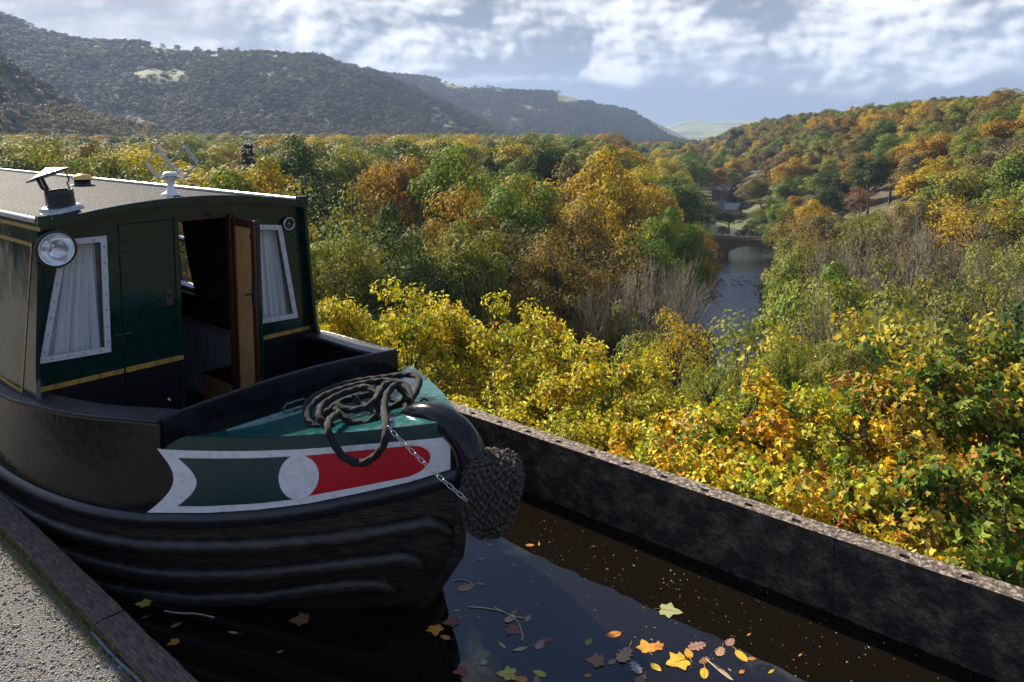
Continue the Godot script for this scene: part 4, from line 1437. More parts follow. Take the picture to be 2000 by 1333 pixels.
func y_rub(s: float) -> float:                 # top of the rubbing strake
	return curve(s, [0.0, 0.034, 0.18, 0.37, 0.57, 0.79, 1.03, 1.33, 1.63, 2.04, 2.7], [0.765, 0.749, 0.686, 0.624, 0.561, 0.508, 0.461, 0.418, 0.398, 0.385, 0.38])

func side_pt(side: float, s: float, y: float, off := 0.0) -> Vector3:
	var e := 0.01
	var slope := (hb(s + e) - hb(maxf(0.0, s - e))) / (e + minf(s, e))
	var n := Vector3(side, 0, slope).normalized()
	var v := clampf((y - y_rub(s)) / 0.4, 0.0, 1.0)      # the topsides lean in a little above the strake
	return Vector3(side * (hb(s) + (0.03 - 0.10 * v) * smoothstep(0.95, 1.7, s)), y, -s) + n * off

func low_pt(side: float, s: float, y: float, off := 0.0) -> Vector3:
	var rb := y_rub(s) - 0.065
	var v := clampf((rb - y) / 0.7, 0.0, 1.6)
	var rake := curve(y, [-0.4, -0.18, 0.0, 0.186, 0.355, 0.62], [0.55, 0.39, 0.26, 0.135, 0.022, 0.0])
	var p := side_pt(side, s, y, off)
	p.x -= side * hb(s) * 0.03 * v
	p.z -= rake * clampf(1.0 - s / 1.1, 0.0, 1.0)
	return p

func side_grid(side: float, ss: Array, lo: Callable, hi: Callable, rows: int, off: float) -> Array:
	var out := []
	for i in rows + 1:
		var r := PackedVector3Array()
		for s in ss:
			r.append(side_pt(side, s, lerpf(lo.call(s), hi.call(s), float(i) / rows), off))
		out.append(r)
	return out

func steps(a: float, b: float, n: int) -> Array:
	var out := []
	for i in n + 1:
		out.append(lerpf(a, b, float(i) / n))
	return out

func y_roof(x: float) -> float:
	return 1.735 + 0.095 * (1.0 - pow(x / 0.86, 2.0))

func make_boat() -> void:
	var boat := thing("narrowboat", "dark green and black narrowboat with red and white bow panel on the canal", "boat", BOAT)
	var b := MB.new()
	# --- hull
	var fwd := steps(0.0, 1.28, 22)
	var aft := steps(1.28, 3.2, 14) + [4.5, 7.0, 10.0, 14.0]
	for side in [-1.0, 1.0]:
		b.grid(side_grid(side, fwd, func(s): return y_rub(s) - 0.07, y_band, 5, 0.0), side > 0)
		b.grid(side_grid(side, aft, func(s): return y_rub(s) - 0.07, y_gun, 5, 0.0), side > 0)
		var corner := PackedVector3Array([side_pt(side, 1.28, y_band(1.28)), side_pt(side, 1.28, y_gun(1.28)), side_pt(side, 1.28, y_gun(1.28)) - Vector3(side * 0.05, 0, 0), side_pt(side, 1.28, y_band(1.28)) - Vector3(side * 0.05, 0, 0)])
		b.quad(corner[0], corner[1], corner[2], corner[3])
	part("upper_hull", b.commit(), M["hull_black"], boat)
	b = MB.new()
	for side in [-1.0, 1.0]:
		var rows := []
		for i in 13:
			var r := PackedVector3Array()
			for s in steps(0.0, 2.7, 40) + [4.5, 8.0, 14.0]:
				r.append(low_pt(side, s, lerpf(y_rub(s) - 0.06, -0.38, i / 12.0)))
			rows.append(r)
		b.grid(rows, side < 0)
	part("lower_hull", b.commit(), M["hull_blacking"], boat)
	for side in [-1.0, 1.0]:
		b = MB.new()
		var rows := []
		for q in [Vector2(0.0, -0.072), Vector2(0.022, -0.066), Vector2(0.032, -0.045), Vector2(0.032, -0.022), Vector2(0.024, -0.004), Vector2(0.0, 0.0)]:
			var r := PackedVector3Array()
			for s in steps(0.0, 2.7, 46) + [4.5, 8.0, 14.0]:
				r.append(side_pt(side, s, y_rub(s) + q.y, q.x))
			rows.append(r)
		b.grid(rows, side > 0)
		part("rubbing_strake", b.commit(), M["worn_strake"], boat)
	# half round guards below the strake
	var guards := [[[0.0, 0.07, 0.41, 0.80, 1.3, 1.8, 2.7], [0.49, 0.512, 0.42, 0.337, 0.262, 0.225, 0.20], 0.05], [[0.0, 0.156, 0.42, 0.80, 1.3, 1.8, 2.7], [0.30, 0.335, 0.271, 0.183, 0.115, 0.09, 0.075], 0.13], [[0.0, 0.2, 0.35, 0.72, 1.1, 1.6], [0.10, 0.165, 0.162, 0.071, 0.02, -0.02], 0.19]]
	for side in [-1.0, 1.0]:
		for g in guards:
			b = MB.new()
			var path := PackedVector3Array()
			path.append(low_pt(side, g[2] - 0.035, curve(g[2], g[0], g[1]) - 0.075, -0.012))
			path.append(low_pt(side, g[2] - 0.012, curve(g[2], g[0], g[1]) - 0.045, 0.004))
			path.append(low_pt(side, g[2] + 0.02, curve(g[2], g[0], g[1]) - 0.012, 0.012))
			for s in steps(g[2] + 0.06, 2.7, 36) + [5.0, 9.0, 14.0]:
				path.append(low_pt(side, s, curve(s, g[0], g[1]), 0.012))
			b.tube(path, PackedFloat32Array([0.02, 0.03, 0.036]), 12)
			part("hull_guard", b.commit(), M["hull_blacking"], boat)
	b = MB.new()
	var stem := PackedVector3Array()
	for i in 12:
		stem.append(low_pt(1.0, 0.0, lerpf(0.74, -0.34, i / 11.0)) + Vector3(0, 0, 0.006))
	b.tube(stem, PackedFloat32Array([0.03]), 10)
	part("stem_post", b.commit(), M["hull_blacking"], boat)
	# --- painted bow panel, thin sheets on the hull
	var lo_w := func(s): return y_rub(s) + 0.004
	for side in [-1.0, 1.0]:
		b = MB.new()
		var rows := []
		for i in 17:
			var v := i / 16.0
			var r := PackedVector3Array()
			var s0 := 1.325 - 0.135 * sin(PI * clampf(v * 0.93, 0.0, 1.0))
			for s in steps(s0, 0.035, 34):
				r.append(side_pt(side, s, lerpf(lo_w.call(s), y_band(s) - 0.002, v), 0.003))
			rows.append(r)
		b.grid(rows, side < 0)
		part("white_panel", b.commit(), M["band_white"], boat)
		b = MB.new()
		rows = []
		for i in 17:
			var v := lerpf(0.11, 0.875, i / 16.0)
			var r := PackedVector3Array()
			var k := (v - 0.11) / 0.765
			for s in steps(1.165 - 0.098 * sin(PI * k), 0.60, 20):
				r.append(side_pt(side, s, lerpf(lo_w.call(s), y_band(s), v), 0.0055))
			rows.append(r)
		b.grid(rows, side < 0)
		part("green_panel", b.commit(), M["band_green"], boat)
		b = MB.new()
		rows = []
		for i in 21:
			var v := lerpf(0.14, 0.875, i / 20.0)
			var k := (v - 0.5075) / 0.3675
			var r := PackedVector3Array()
			for s in steps(0.598, 0.105 + 0.075 * (1.0 - sqrt(maxf(0.0, 1.0 - k * k))), 24):
				r.append(side_pt(side, s, lerpf(lo_w.call(s), y_band(s), v), 0.0055))
			rows.append(r)
		b.grid(rows, side < 0)
		part("red_panel", b.commit(), M["band_red"], boat)
		b = MB.new()
		rows = []
		for i in 8:
			var r := PackedVector3Array()
			for j in 33:
				var a := TAU * j / 32.0
				var s := 0.605 + cos(a) * 0.083 * i / 7.0
				r.append(side_pt(side, s, lerpf(lo_w.call(s), y_band(s), 0.5 + sin(a) * 0.40 * i / 7.0), 0.008))
			rows.append(r)
		b.grid(rows, side > 0)
		part("white_disc", b.commit(), M["band_white"], boat)
		b = MB.new()
		b.grid(side_grid(side, steps(0.03, 1.25, 28), func(s): return y_band(s) - 0.001, y_edge, 4, 0.004), side > 0)
		part("deck_edge", b.commit(), M["band_green"], boat)
	# --- foredeck
	b = MB.new()
	var drows := []
	for s in steps(0.02, 1.27, 26):
		var r := PackedVector3Array()
		var mid := curve(s, [0.0, 0.3, 0.6, 1.27], [0.985, 0.945, 0.878, 0.735])
		for j in 15:
			var k := -1.0 + 2.0 * j / 14.0
			r.append(Vector3(k * (hb(s) + 0.004), lerpf(mid, y_edge(s) + 0.001, pow(absf(k), 3.0)), -s))
		drows.append(r)
	b.grid(drows, true)
	part("foredeck", b.commit(), M["deck_green"], boat)
	b = MB.new()      # raised locker lid on the foredeck
	b.plate(PackedVector2Array([Vector2(-0.50, 1.16), Vector2(0.50, 1.16), Vector2(0.36, 0.66), Vector2(-0.36, 0.66)]), 0.03, Transform3D(Basis(Vector3.RIGHT, -PI / 2 + 0.2), Vector3(0, 0.502, 0)) * Transform3D(Basis(), Vector3(0, 0, 0.03)))
	part("locker_lid", b.commit(), M["deck_green"], boat)
	b = MB.new()
	var hp := PackedVector3Array()
	for q in [Vector2(-0.07, 0.0), Vector2(-0.068, 0.045), Vector2(-0.05, 0.06), Vector2(0.05, 0.06), Vector2(0.068, 0.045), Vector2(0.07, 0.0)]:
		hp.append(Vector3(-0.1 + q.x, 0.76 + q.y, -1.13))
	b.tube(hp, PackedFloat32Array([0.007]), 8)
	part("lid_handle", b.commit(), M["deck_green"], boat)
	b = MB.new()
	var bw := []
	for i in 13:
		var k := -1.0 + i / 6.0
		var x := k * 0.738
		var ty := lerpf(0.908, 0.868, pow(absf(k), 1.6))
		bw.append([Vector3(x, 0.66, -1.262), Vector3(x, ty, -1.27), Vector3(x, ty + 0.006, -1.285), Vector3(x, ty, -1.30), Vector3(x, 0.2, -1.31)])
	var brow := []
	for j in 5:
		var r := PackedVector3Array()
		for q in bw:
			r.append(q[j])
		brow.append(r)
	b.grid(brow, true)
	part("breakwater", b.commit(), M["hull_black"], boat)
	b = MB.new()
	var rail := PackedVector3Array()
	for q in bw:
		rail.append(q[2] + Vector3(0, 0.002, 0))
	b.tube(rail, PackedFloat32Array([0.013]), 8)
	part("breakwater_rail", b.commit(), M["hull_black"], boat)
	b = MB.new()
	var neck := PackedVector3Array([Vector3(0, 0.885, -0.36), Vector3(0, 0.925, -0.27), Vector3(0, 0.952, -0.17), Vector3(0, 0.945, -0.07), Vector3(0, 0.905, 0.015), Vector3(0, 0.84, 0.06), Vector3(0, 0.77, 0.07), Vector3(0, 0.70, 0.045)])
	b.tube(spline(neck, 5), PackedFloat32Array([0.045, 0.052, 0.058, 0.063, 0.066, 0.067]), 18)
	part("bow_cap", b.commit(), M["hull_black"], boat)
	b = MB.new()
	b.tube(ring_path(Vector3(0.06, 0.965, -0.30), Vector3(1, 0, 0.3).normalized(), Vector3.UP, 0.022, 14), PackedFloat32Array([0.006]), 7, false)
	part("mooring_eye", b.commit(), M["hull_black"], boat)
	# --- gunwales and the front well
	for side in [-1.0, 1.0]:
		b = MB.new()
		var rows := [PackedVector3Array(), PackedVector3Array(), PackedVector3Array(), PackedVector3Array()]
		for s in steps(1.28, 3.2, 16) + [4.5, 8.0, 14.0]:
			var o := side_pt(side, s, y_gun(s), 0.012)
			var i := side_pt(side, s, y_gun(s) + 0.006, -0.135)
			rows[0].append(o - Vector3(0, 0.022, 0))
			rows[1].append(o)
			rows[2].append(i)
			rows[3].append(i - Vector3(0, 0.03, 0))
		b.grid(rows, side > 0)
		var g := part("gunwale", b.commit(), M["worn_black"], boat)
		b = MB.new()
		var lip := PackedVector3Array()
		for s in steps(1.28, 3.2, 16) + [4.5, 8.0, 14.0]:
			lip.append(side_pt(side, s, y_gun(s) - 0.002, 0.012))
		b.tube(lip, PackedFloat32Array([0.009]), 7)
		part("gunwale_edge", b.commit(), M["hull_black"], g)
		b = MB.new()
		b.grid(side_grid(side, steps(1.28, 2.5, 10), func(_s): return 0.19, func(s): return y_gun(s) - 0.01, 2, -0.14), side < 0)
		part("well_side", b.commit(), M["black_paint"], boat)
	b = MB.new()
	var frow := [PackedVector3Array(), PackedVector3Array()]
	for s in steps(1.30, -FRONT, 8):
		frow[0].append(Vector3(-hb(s) + 0.13, 0.2, -s))
		frow[1].append(Vector3(hb(s) - 0.13, 0.2, -s))
	b.grid(frow, true)
	part("well_floor", b.commit(), M["black_paint"], boat)
	make_cabin(boat)

func spline(p: PackedVector3Array, n: int) -> PackedVector3Array:
	var out := PackedVector3Array()
	for i in p.size() - 1:
		for j in n:
			out.append(p[i].cubic_interpolate(p[i + 1], p[maxi(i - 1, 0)], p[mini(i + 2, p.size() - 1)], float(j) / n))
	out.append(p[p.size() - 1])
	return out

func ring_path(ctr: Vector3, ax: Vector3, ay: Vector3, r: float, n: int, long := 1.0) -> PackedVector3Array:
	var out := PackedVector3Array()
	for i in n + 1:
		var a := TAU * i / n
		out.append(ctr + ax * cos(a) * r * long + ay * sin(a) * r)
	return out

func hole_panel(b: MB, outer: Array, inner: Array, z: float) -> void:     # both given from top left, clockwise as seen from the bow
	for i in 4:
		var j := (i + 1) % 4
		var o1: Vector2 = outer[i]
		var o2: Vector2 = outer[j]
		var i2: Vector2 = inner[j]
		var i1: Vector2 = inner[i]
		b.quad(Vector3(o1.x, o1.y, z), Vector3(o2.x, o2.y, z), Vector3(i2.x, i2.y, z), Vector3(i1.x, i1.y, z))

func inset(q: Array, k: float) -> Array:
	var out := []
	for p in Geometry2D.offset_polygon(PackedVector2Array(q), -k, Geometry2D.JOIN_MITER)[0]:
		out.append(p)
	# keep the order of q
	var sorted := []
	for p in q:
		var best: Vector2 = out[0]
		for o in out:
			if (o - p).length() < (best - p).length():
				best = o
		sorted.append(best)
	return sorted

func curtain(called: String, label: String, quad_: Array, z: float, folds: float, material: String, seed_: int) -> void:
	rng.seed = seed_
	var b := MB.new()
	var rows := []
	var ph := rng.randf() * 6.0
	for i in 15:
		var v := i / 14.0
		var l: Vector2 = quad_[0].lerp(quad_[3], v)
		var r: Vector2 = quad_[1].lerp(quad_[2], v)
		var row := PackedVector3Array()
		for j in 61:
			var u := j / 60.0
			var uu := u + 0.018 * sin(u * 23.0 + v * 2.0 + ph)
			var deep := 0.011 * sin(uu * folds * TAU + ph) + 0.008 * sin(uu * folds * 1.63 * TAU + 1.3 * ph) + 0.004 * sin(uu * 31.0 + v * 5.0)
			var p := l.lerp(r, u)
			row.append(Vector3(p.x, p.y, z + deep * (0.45 + 0.75 * v)))
		rows.append(row)
	b.grid(rows)
	var o := solo(called, b.commit(), M[material], label, "curtain")
	o.position = BOAT

func make_cabin(boat: Node3D) -> void:
	var b := MB.new()
	# --- sides, with the starboard window left open
	for side in [-1.0, 1.0]:
		b = MB.new()
		var prof := [[0.70, 0.938, 0.15], [0.78, 0.932, 0.10], [0.87, 0.926, 0.075], [1.0, 0.917, 0.065], [1.47, 0.884, 0.06], [1.70, 0.868, 0.055], [1.735, 0.863, 0.05]]
		for i in prof.size() - 1:
			var a: Array = prof[i]
			var c: Array = prof[i + 1]
			var zs := [FRONT, -3.40, -4.46, -14.0]
			for k in 3:
				if side > 0 and k == 1 and a[0] >= 0.87 and c[0] <= 1.47:
					continue
				var za: float = FRONT + a[2] if k == 0 else zs[k]
				var zc: float = FRONT + c[2] if k == 0 else zs[k]
				var q := [Vector3(side * c[1], c[0], zs[k + 1]), Vector3(side * c[1], c[0], zc), Vector3(side * a[1], a[0], za), Vector3(side * a[1], a[0], zs[k + 1])]
				if side < 0:
					b.quad(q[0], q[1], q[2], q[3])
				else:
					b.quad(q[1], q[0], q[3], q[2])
			# the thick front edge of the side sheet
			var fa := Vector3(side * a[1], a[0], FRONT + a[2])
			var fc := Vector3(side * c[1], c[0], FRONT + c[2])
			var inx := Vector3(-side * 0.022, 0, 0)
			b.quad(fc, fc + inx, fa + inx, fa)
			b.quad(fc + inx, Vector3(side * (c[1] - 0.022), c[0], FRONT - 0.01), Vector3(side * (a[1] - 0.022), a[0], FRONT - 0.01), fa + inx)
		part("cabin_side", b.commit(), M["cabin_green"], boat)
	# coach lines on the port side
	for ln in [[Vector2(1.715, -2.36), Vector2(1.715, -14.0)], [Vector2(1.62, -2.50), Vector2(1.62, -14.0)], [Vector2(0.765, -2.60), Vector2(0.74, -14.0)]]:
		b = MB.new()
		coach_line(b, ln[0], ln[1], 0.022)
		part("coach_line", b.commit(), M["coach_gold"], boat)
	b = MB.new()
	coach_line(b, Vector2(1.63, -2.49), Vector2(0.756, -2.60), 0.02)
	part("coach_line", b.commit(), M["coach_gold"], boat)
	# --- roof
	b = MB.new()
	var rows := []
	for z in [FRONT + 0.035, -3.2, -4.5, -6.0, -8.0, -11.0, -14.0]:
		var r := PackedVector3Array()
		for j in 17:
			var x := -0.84 + 1.68 * j / 16.0
			r.append(Vector3(x, y_roof(x), z))
		rows.append(r)
	b.grid(rows, false)
	part("roof", b.commit(), M["roof_grit"], boat)
	b = MB.new()      # front lip
	for j in 24:
		var x0 := -0.868 + 1.736 * j / 24.0
		var x1 := -0.868 + 1.736 * (j + 1) / 24.0
		var p := [Vector3(x0, y_roof(x0) + 0.010, FRONT + 0.07), Vector3(x1, y_roof(x1) + 0.010, FRONT + 0.07)]
		b.quad(p[0], p[1], p[1] - Vector3(0, 0.045, 0.0), p[0] - Vector3(0, 0.045, 0.0))
		b.quad(p[0] + Vector3(0, 0, -0.03), p[1] + Vector3(0, 0, -0.03), p[1], p[0])
		b.quad(p[0] - Vector3(0, 0.045, 0), p[1] - Vector3(0, 0.045, 0), p[1] - Vector3(0, 0.045, 0.075), p[0] - Vector3(0, 0.045, 0.075))
		b.quad(p[1] + Vector3(0, 0, -0.03), p[0] + Vector3(0, 0, -0.03), p[0] + Vector3(0, -0.02, -0.03), p[1] + Vector3(0, -0.02, -0.03))
	part("roof_lip", b.commit(), M["cabin_green"], boat)
	for side in [-1.0, 1.0]:
		b = MB.new()
		b.tube(PackedVector3Array([Vector3(side * 0.855, 1.756, FRONT + 0.02), Vector3(side * 0.855, 1.756, -14.0)]), PackedFloat32Array([0.019]), 10)
		part("grab_rail", b.commit(), M["gutter_steel"], boat)
		b = MB.new()
		b.plate(PackedVector2Array([Vector2(-0.03, 0.0), Vector2(-0.035, 0.06), Vector2(0.03, 0.062), Vector2(0.045, 0.0)]), 0.05, Transform3D(Basis(), Vector3(side * 0.835, 1.725, FRONT + 0.025)))
		part("rail_end", b.commit(), M["cabin_green"], boat)
	# --- front bulkhead
	var wl := [Vector2(-0.735, 1.635), Vector2(-0.494, 1.635), Vector2(-0.50, 0.928), Vector2(-0.885, 0.945)]
	var wr := [Vector2(0.40, 1.618), Vector2(0.689, 1.585), Vector2(0.804, 0.888), Vector2(0.40, 0.905)]
	b = MB.new()
	hole_panel(b, [Vector2(-0.868, 1.70), Vector2(-0.425, 1.70), Vector2(-0.425, 0.775), Vector2(-0.93, 0.775)], inset(wl, 0.028), FRONT)
	hole_panel(b, [Vector2(0.33, 1.70), Vector2(0.868, 1.70), Vector2(0.93, 0.775), Vector2(0.33, 0.775)], inset(wr, 0.028), FRONT)
	for j in 20:
		var x0 := -0.866 + 1.732 * j / 20.0
		var x1 := -0.866 + 1.732 * (j + 1) / 20.0
		b.quad(Vector3(x0, y_roof(x0), FRONT), Vector3(x1, y_roof(x1), FRONT), Vector3(x1, 1.70, FRONT), Vector3(x0, 1.70, FRONT))
	part("bulkhead", b.commit(), M["cabin_green"], boat)
	b = MB.new()
	b.quad(Vector3(-0.93, 0.774, FRONT), Vector3(-0.425, 0.774, FRONT), Vector3(-0.425, 0.19, FRONT), Vector3(-0.93, 0.19, FRONT))
	part("lower_bulkhead", b.commit(), M["black_paint"], boat)
	b = MB.new()
	b.quad(Vector3(0.33, 0.774, FRONT), Vector3(0.93, 0.774, FRONT), Vector3(0.93, 0.19, FRONT), Vector3(0.33, 0.19, FRONT))
	part("lower_bulkhead", b.commit(), M["black_paint"], boat)
	for q in [[-0.925, -0.428], [0.335, 0.925]]:
		b = MB.new()
		b.block(Vector3(q[0], 0.777, FRONT + 0.001), Vector3(q[1], 0.806, FRONT + 0.004), 0.001)
		part("coach_line", b.commit(), M["coach_gold"], boat)
	for q in [[wl, "left"], [wr, "right"]]:
		var inn := inset(q[0], 0.034)
		var f: Node3D
		b = MB.new()
		for i in 4:
			var j := (i + 1) % 4
			b.plate(PackedVector2Array([q[0][i], q[0][j], inn[j], inn[i]]), 0.012, Transform3D(Basis(), Vector3(0, 0, FRONT + 0.001)))
		f = part("window_frame", b.commit(), M["frame_white"], boat)
		b = MB.new()
		var mid := inset(q[0], 0.017)
		for i in 4:
			var j := (i + 1) % 4
			var n := int((mid[j] - mid[i]).length() / 0.11) + 1
			for k in n:
				var p: Vector2 = mid[i].lerp(mid[j], (k + 0.5) / n)
				b.lathe([Vector2(0.005, 0.0), Vector2(0.0047, 0.002), Vector2(0.003, 0.0035), Vector2(0.0, 0.004)], 8, Transform3D(Basis(Vector3.RIGHT, PI / 2), Vector3(p.x, p.y, FRONT + 0.013)))
		part("rivets", b.commit(), M["rivet"], f).set_meta("kind", "stuff")
		b = MB.new()
		b.quad(Vector3(inn[0].x, inn[0].y, FRONT - 0.004), Vector3(inn[1].x, inn[1].y, FRONT - 0.004), Vector3(inn[2].x, inn[2].y, FRONT - 0.004), Vector3(inn[3].x, inn[3].y, FRONT - 0.004))
		part("pane", b.commit(), M["pane"], f)
	curtain("curtain", "pale curtain behind the left front window under the headlamp", [Vector2(-0.73, 1.64), Vector2(-0.54, 1.64), Vector2(-0.525, 0.90), Vector2(-0.89, 0.90)], FRONT - 0.05, 6.0, "curtain_pale", 11)
	curtain("curtain", "pale curtain behind the right front window beside the open door", [Vector2(0.42, 1.63), Vector2(0.67, 1.62), Vector2(0.765, 0.87), Vector2(0.40, 0.87)], FRONT - 0.05, 7.0, "curtain_pale", 14)
	make_doors(boat)
	make_interior(boat)
	make_fittings(boat)

func coach_line(b: MB, p: Vector2, q: Vector2, w: float) -> void:      # (y, z) on the port side
	var d := (q - p).normalized()
	var n := Vector2(-d.y, d.x) * w / 2
	var f := func(v: Vector2) -> Vector3: return Vector3(-curve(v.x, [0.70, 0.78, 0.87, 1.0, 1.47, 1.70, 1.735], [0.938, 0.932, 0.926, 0.917, 0.884, 0.868, 0.863]) - 0.003, v.x, v.y)
	var c := [f.call(p + n), f.call(q + n), f.call(q - n), f.call(p - n)]
	b.quad(c[0], c[1], c[2], c[3])

func make_doors(boat: Node3D) -> void:
	var b := MB.new()
	b.block(Vector3(-0.42, 0.22, FRONT - 0.03), Vector3(-0.066, 1.692, FRONT - 0.004), 0.003)
	var d := part("closed_door", b.commit(), M["cabin_green"], boat)
	d.set_meta("label", "closed dark green door leaf with hinges and lock")
	b = MB.new()
	b.block(Vector3(-0.085, 0.22, FRONT - 0.003), Vector3(-0.055, 1.692, FRONT + 0.008), 0.003)
	part("cover_strip", b.commit(), M["cabin_green"], d)
	b = MB.new()
	b.block(Vector3(-0.418, 0.22, FRONT - 0.003), Vector3(-0.087, 0.774, FRONT - 0.001), 0.0005)
	part("kick_panel", b.commit(), M["black_paint"], d)
	b = MB.new()
	b.block(Vector3(-0.417, 0.777, FRONT - 0.003), Vector3(-0.056, 0.806, FRONT + 0.0105), 0.001)
	part("coach_line", b.commit(), M["coach_gold"], d)
	for y in [1.555, 0.99]:
		b = MB.new()
		b.block(Vector3(-0.475, y - 0.032, FRONT - 0.002), Vector3(-0.425, y + 0.032, FRONT + 0.007), 0.005)
		b.block(Vector3(-0.418, y - 0.032, FRONT - 0.005), Vector3(-0.368, y + 0.032, FRONT + 0.007), 0.005)
		b.tube(PackedVector3Array([Vector3(-0.4215, y - 0.04, FRONT + 0.006), Vector3(-0.4215, y + 0.04, FRONT + 0.006)]), PackedFloat32Array([0.009]), 10)
		part("hinge", b.commit(), M["cabin_green"], d)
	b = MB.new()
	b.lathe([Vector2(0.0, 0.004), Vector2(0.022, 0.004), Vector2(0.026, 0.0), Vector2(0.027, -0.006)], 20, Transform3D(Basis(Vector3.RIGHT, PI / 2), Vector3(-0.13, 1.225, FRONT + 0.003)))
	b.block(Vector3(-0.155, 1.158, FRONT - 0.005), Vector3(-0.105, 1.225, FRONT + 0.003), 0.002)
	b.block(Vector3(-0.158, 1.148, FRONT - 0.003), Vector3(-0.102, 1.16, FRONT + 0.018), 0.003)
	part("lock", b.commit(), M["lock_plate"], d)
	# the other leaf, swung out towards the bow: its oak inside faces port
	var dir := Vector3(-0.083, 0, 0.9965)
	var face := Vector3(-0.9965, 0, -0.083)
	var f := Transform3D(Basis(dir, Vector3.UP, face), Vector3(0.315, 0, FRONT + 0.012))
	b = MB.new()
	b.block(Vector3(0.0, 0.22, -0.027), Vector3(0.34, 1.68, -0.001), 0.003, f)
	var o := part("open_door", b.commit(), M["cabin_green"], boat)
	o.set_meta("label", "open door leaf with oak panel inside and dark frame")
	b = MB.new()
	b.block(Vector3(0.05, 0.30, 0.0), Vector3(0.29, 1.63, 0.008), 0.002, f)
	part("oak_panel", b.commit(), M["door_oak"], o)
	for q in [[0.0, 0.22, 0.055, 1.68], [0.285, 0.22, 0.34, 1.68], [0.055, 1.625, 0.285, 1.68], [0.055, 0.22, 0.285, 0.31]]:
		b = MB.new()
		b.block(Vector3(q[0] + 0.001, q[1], 0.0), Vector3(q[2] - 0.001, q[3], 0.017), 0.004, f)
		part("frame_rail", b.commit(), M["door_frame_wood"], o)
	for y in [1.55, 0.42]:
		b = MB.new()
		b.block(Vector3(0.27, y, 0.009), Vector3(0.284, y + 0.04, 0.013), 0.002, f)
		part("door_bolt", b.commit(), M["brass"], o)
	b = MB.new()
	b.block(Vector3(0.295, 1.12, 0.017), Vector3(0.33, 1.27, 0.024), 0.003, f)
	b.tube(PackedVector3Array([f * Vector3(0.312, 1.2, 0.024), f * Vector3(0.312, 1.2, 0.05), f * Vector3(0.27, 1.19, 0.055)]), PackedFloat32Array([0.007]), 8)
	part("handle", b.commit(), M["lock_plate"], o)
	# dark frame round the opening
	b = MB.new()
	b.block(Vector3(0.30, 0.22, FRONT - 0.05), Vector3(0.328, 1.69, FRONT - 0.001), 0.003)
	b.block(Vector3(-0.45, 1.672, FRONT - 0.05), Vector3(0.299, 1.70, FRONT - 0.034), 0.003)
	part("door_frame", b.commit(), M["door_frame_wood"], boat)

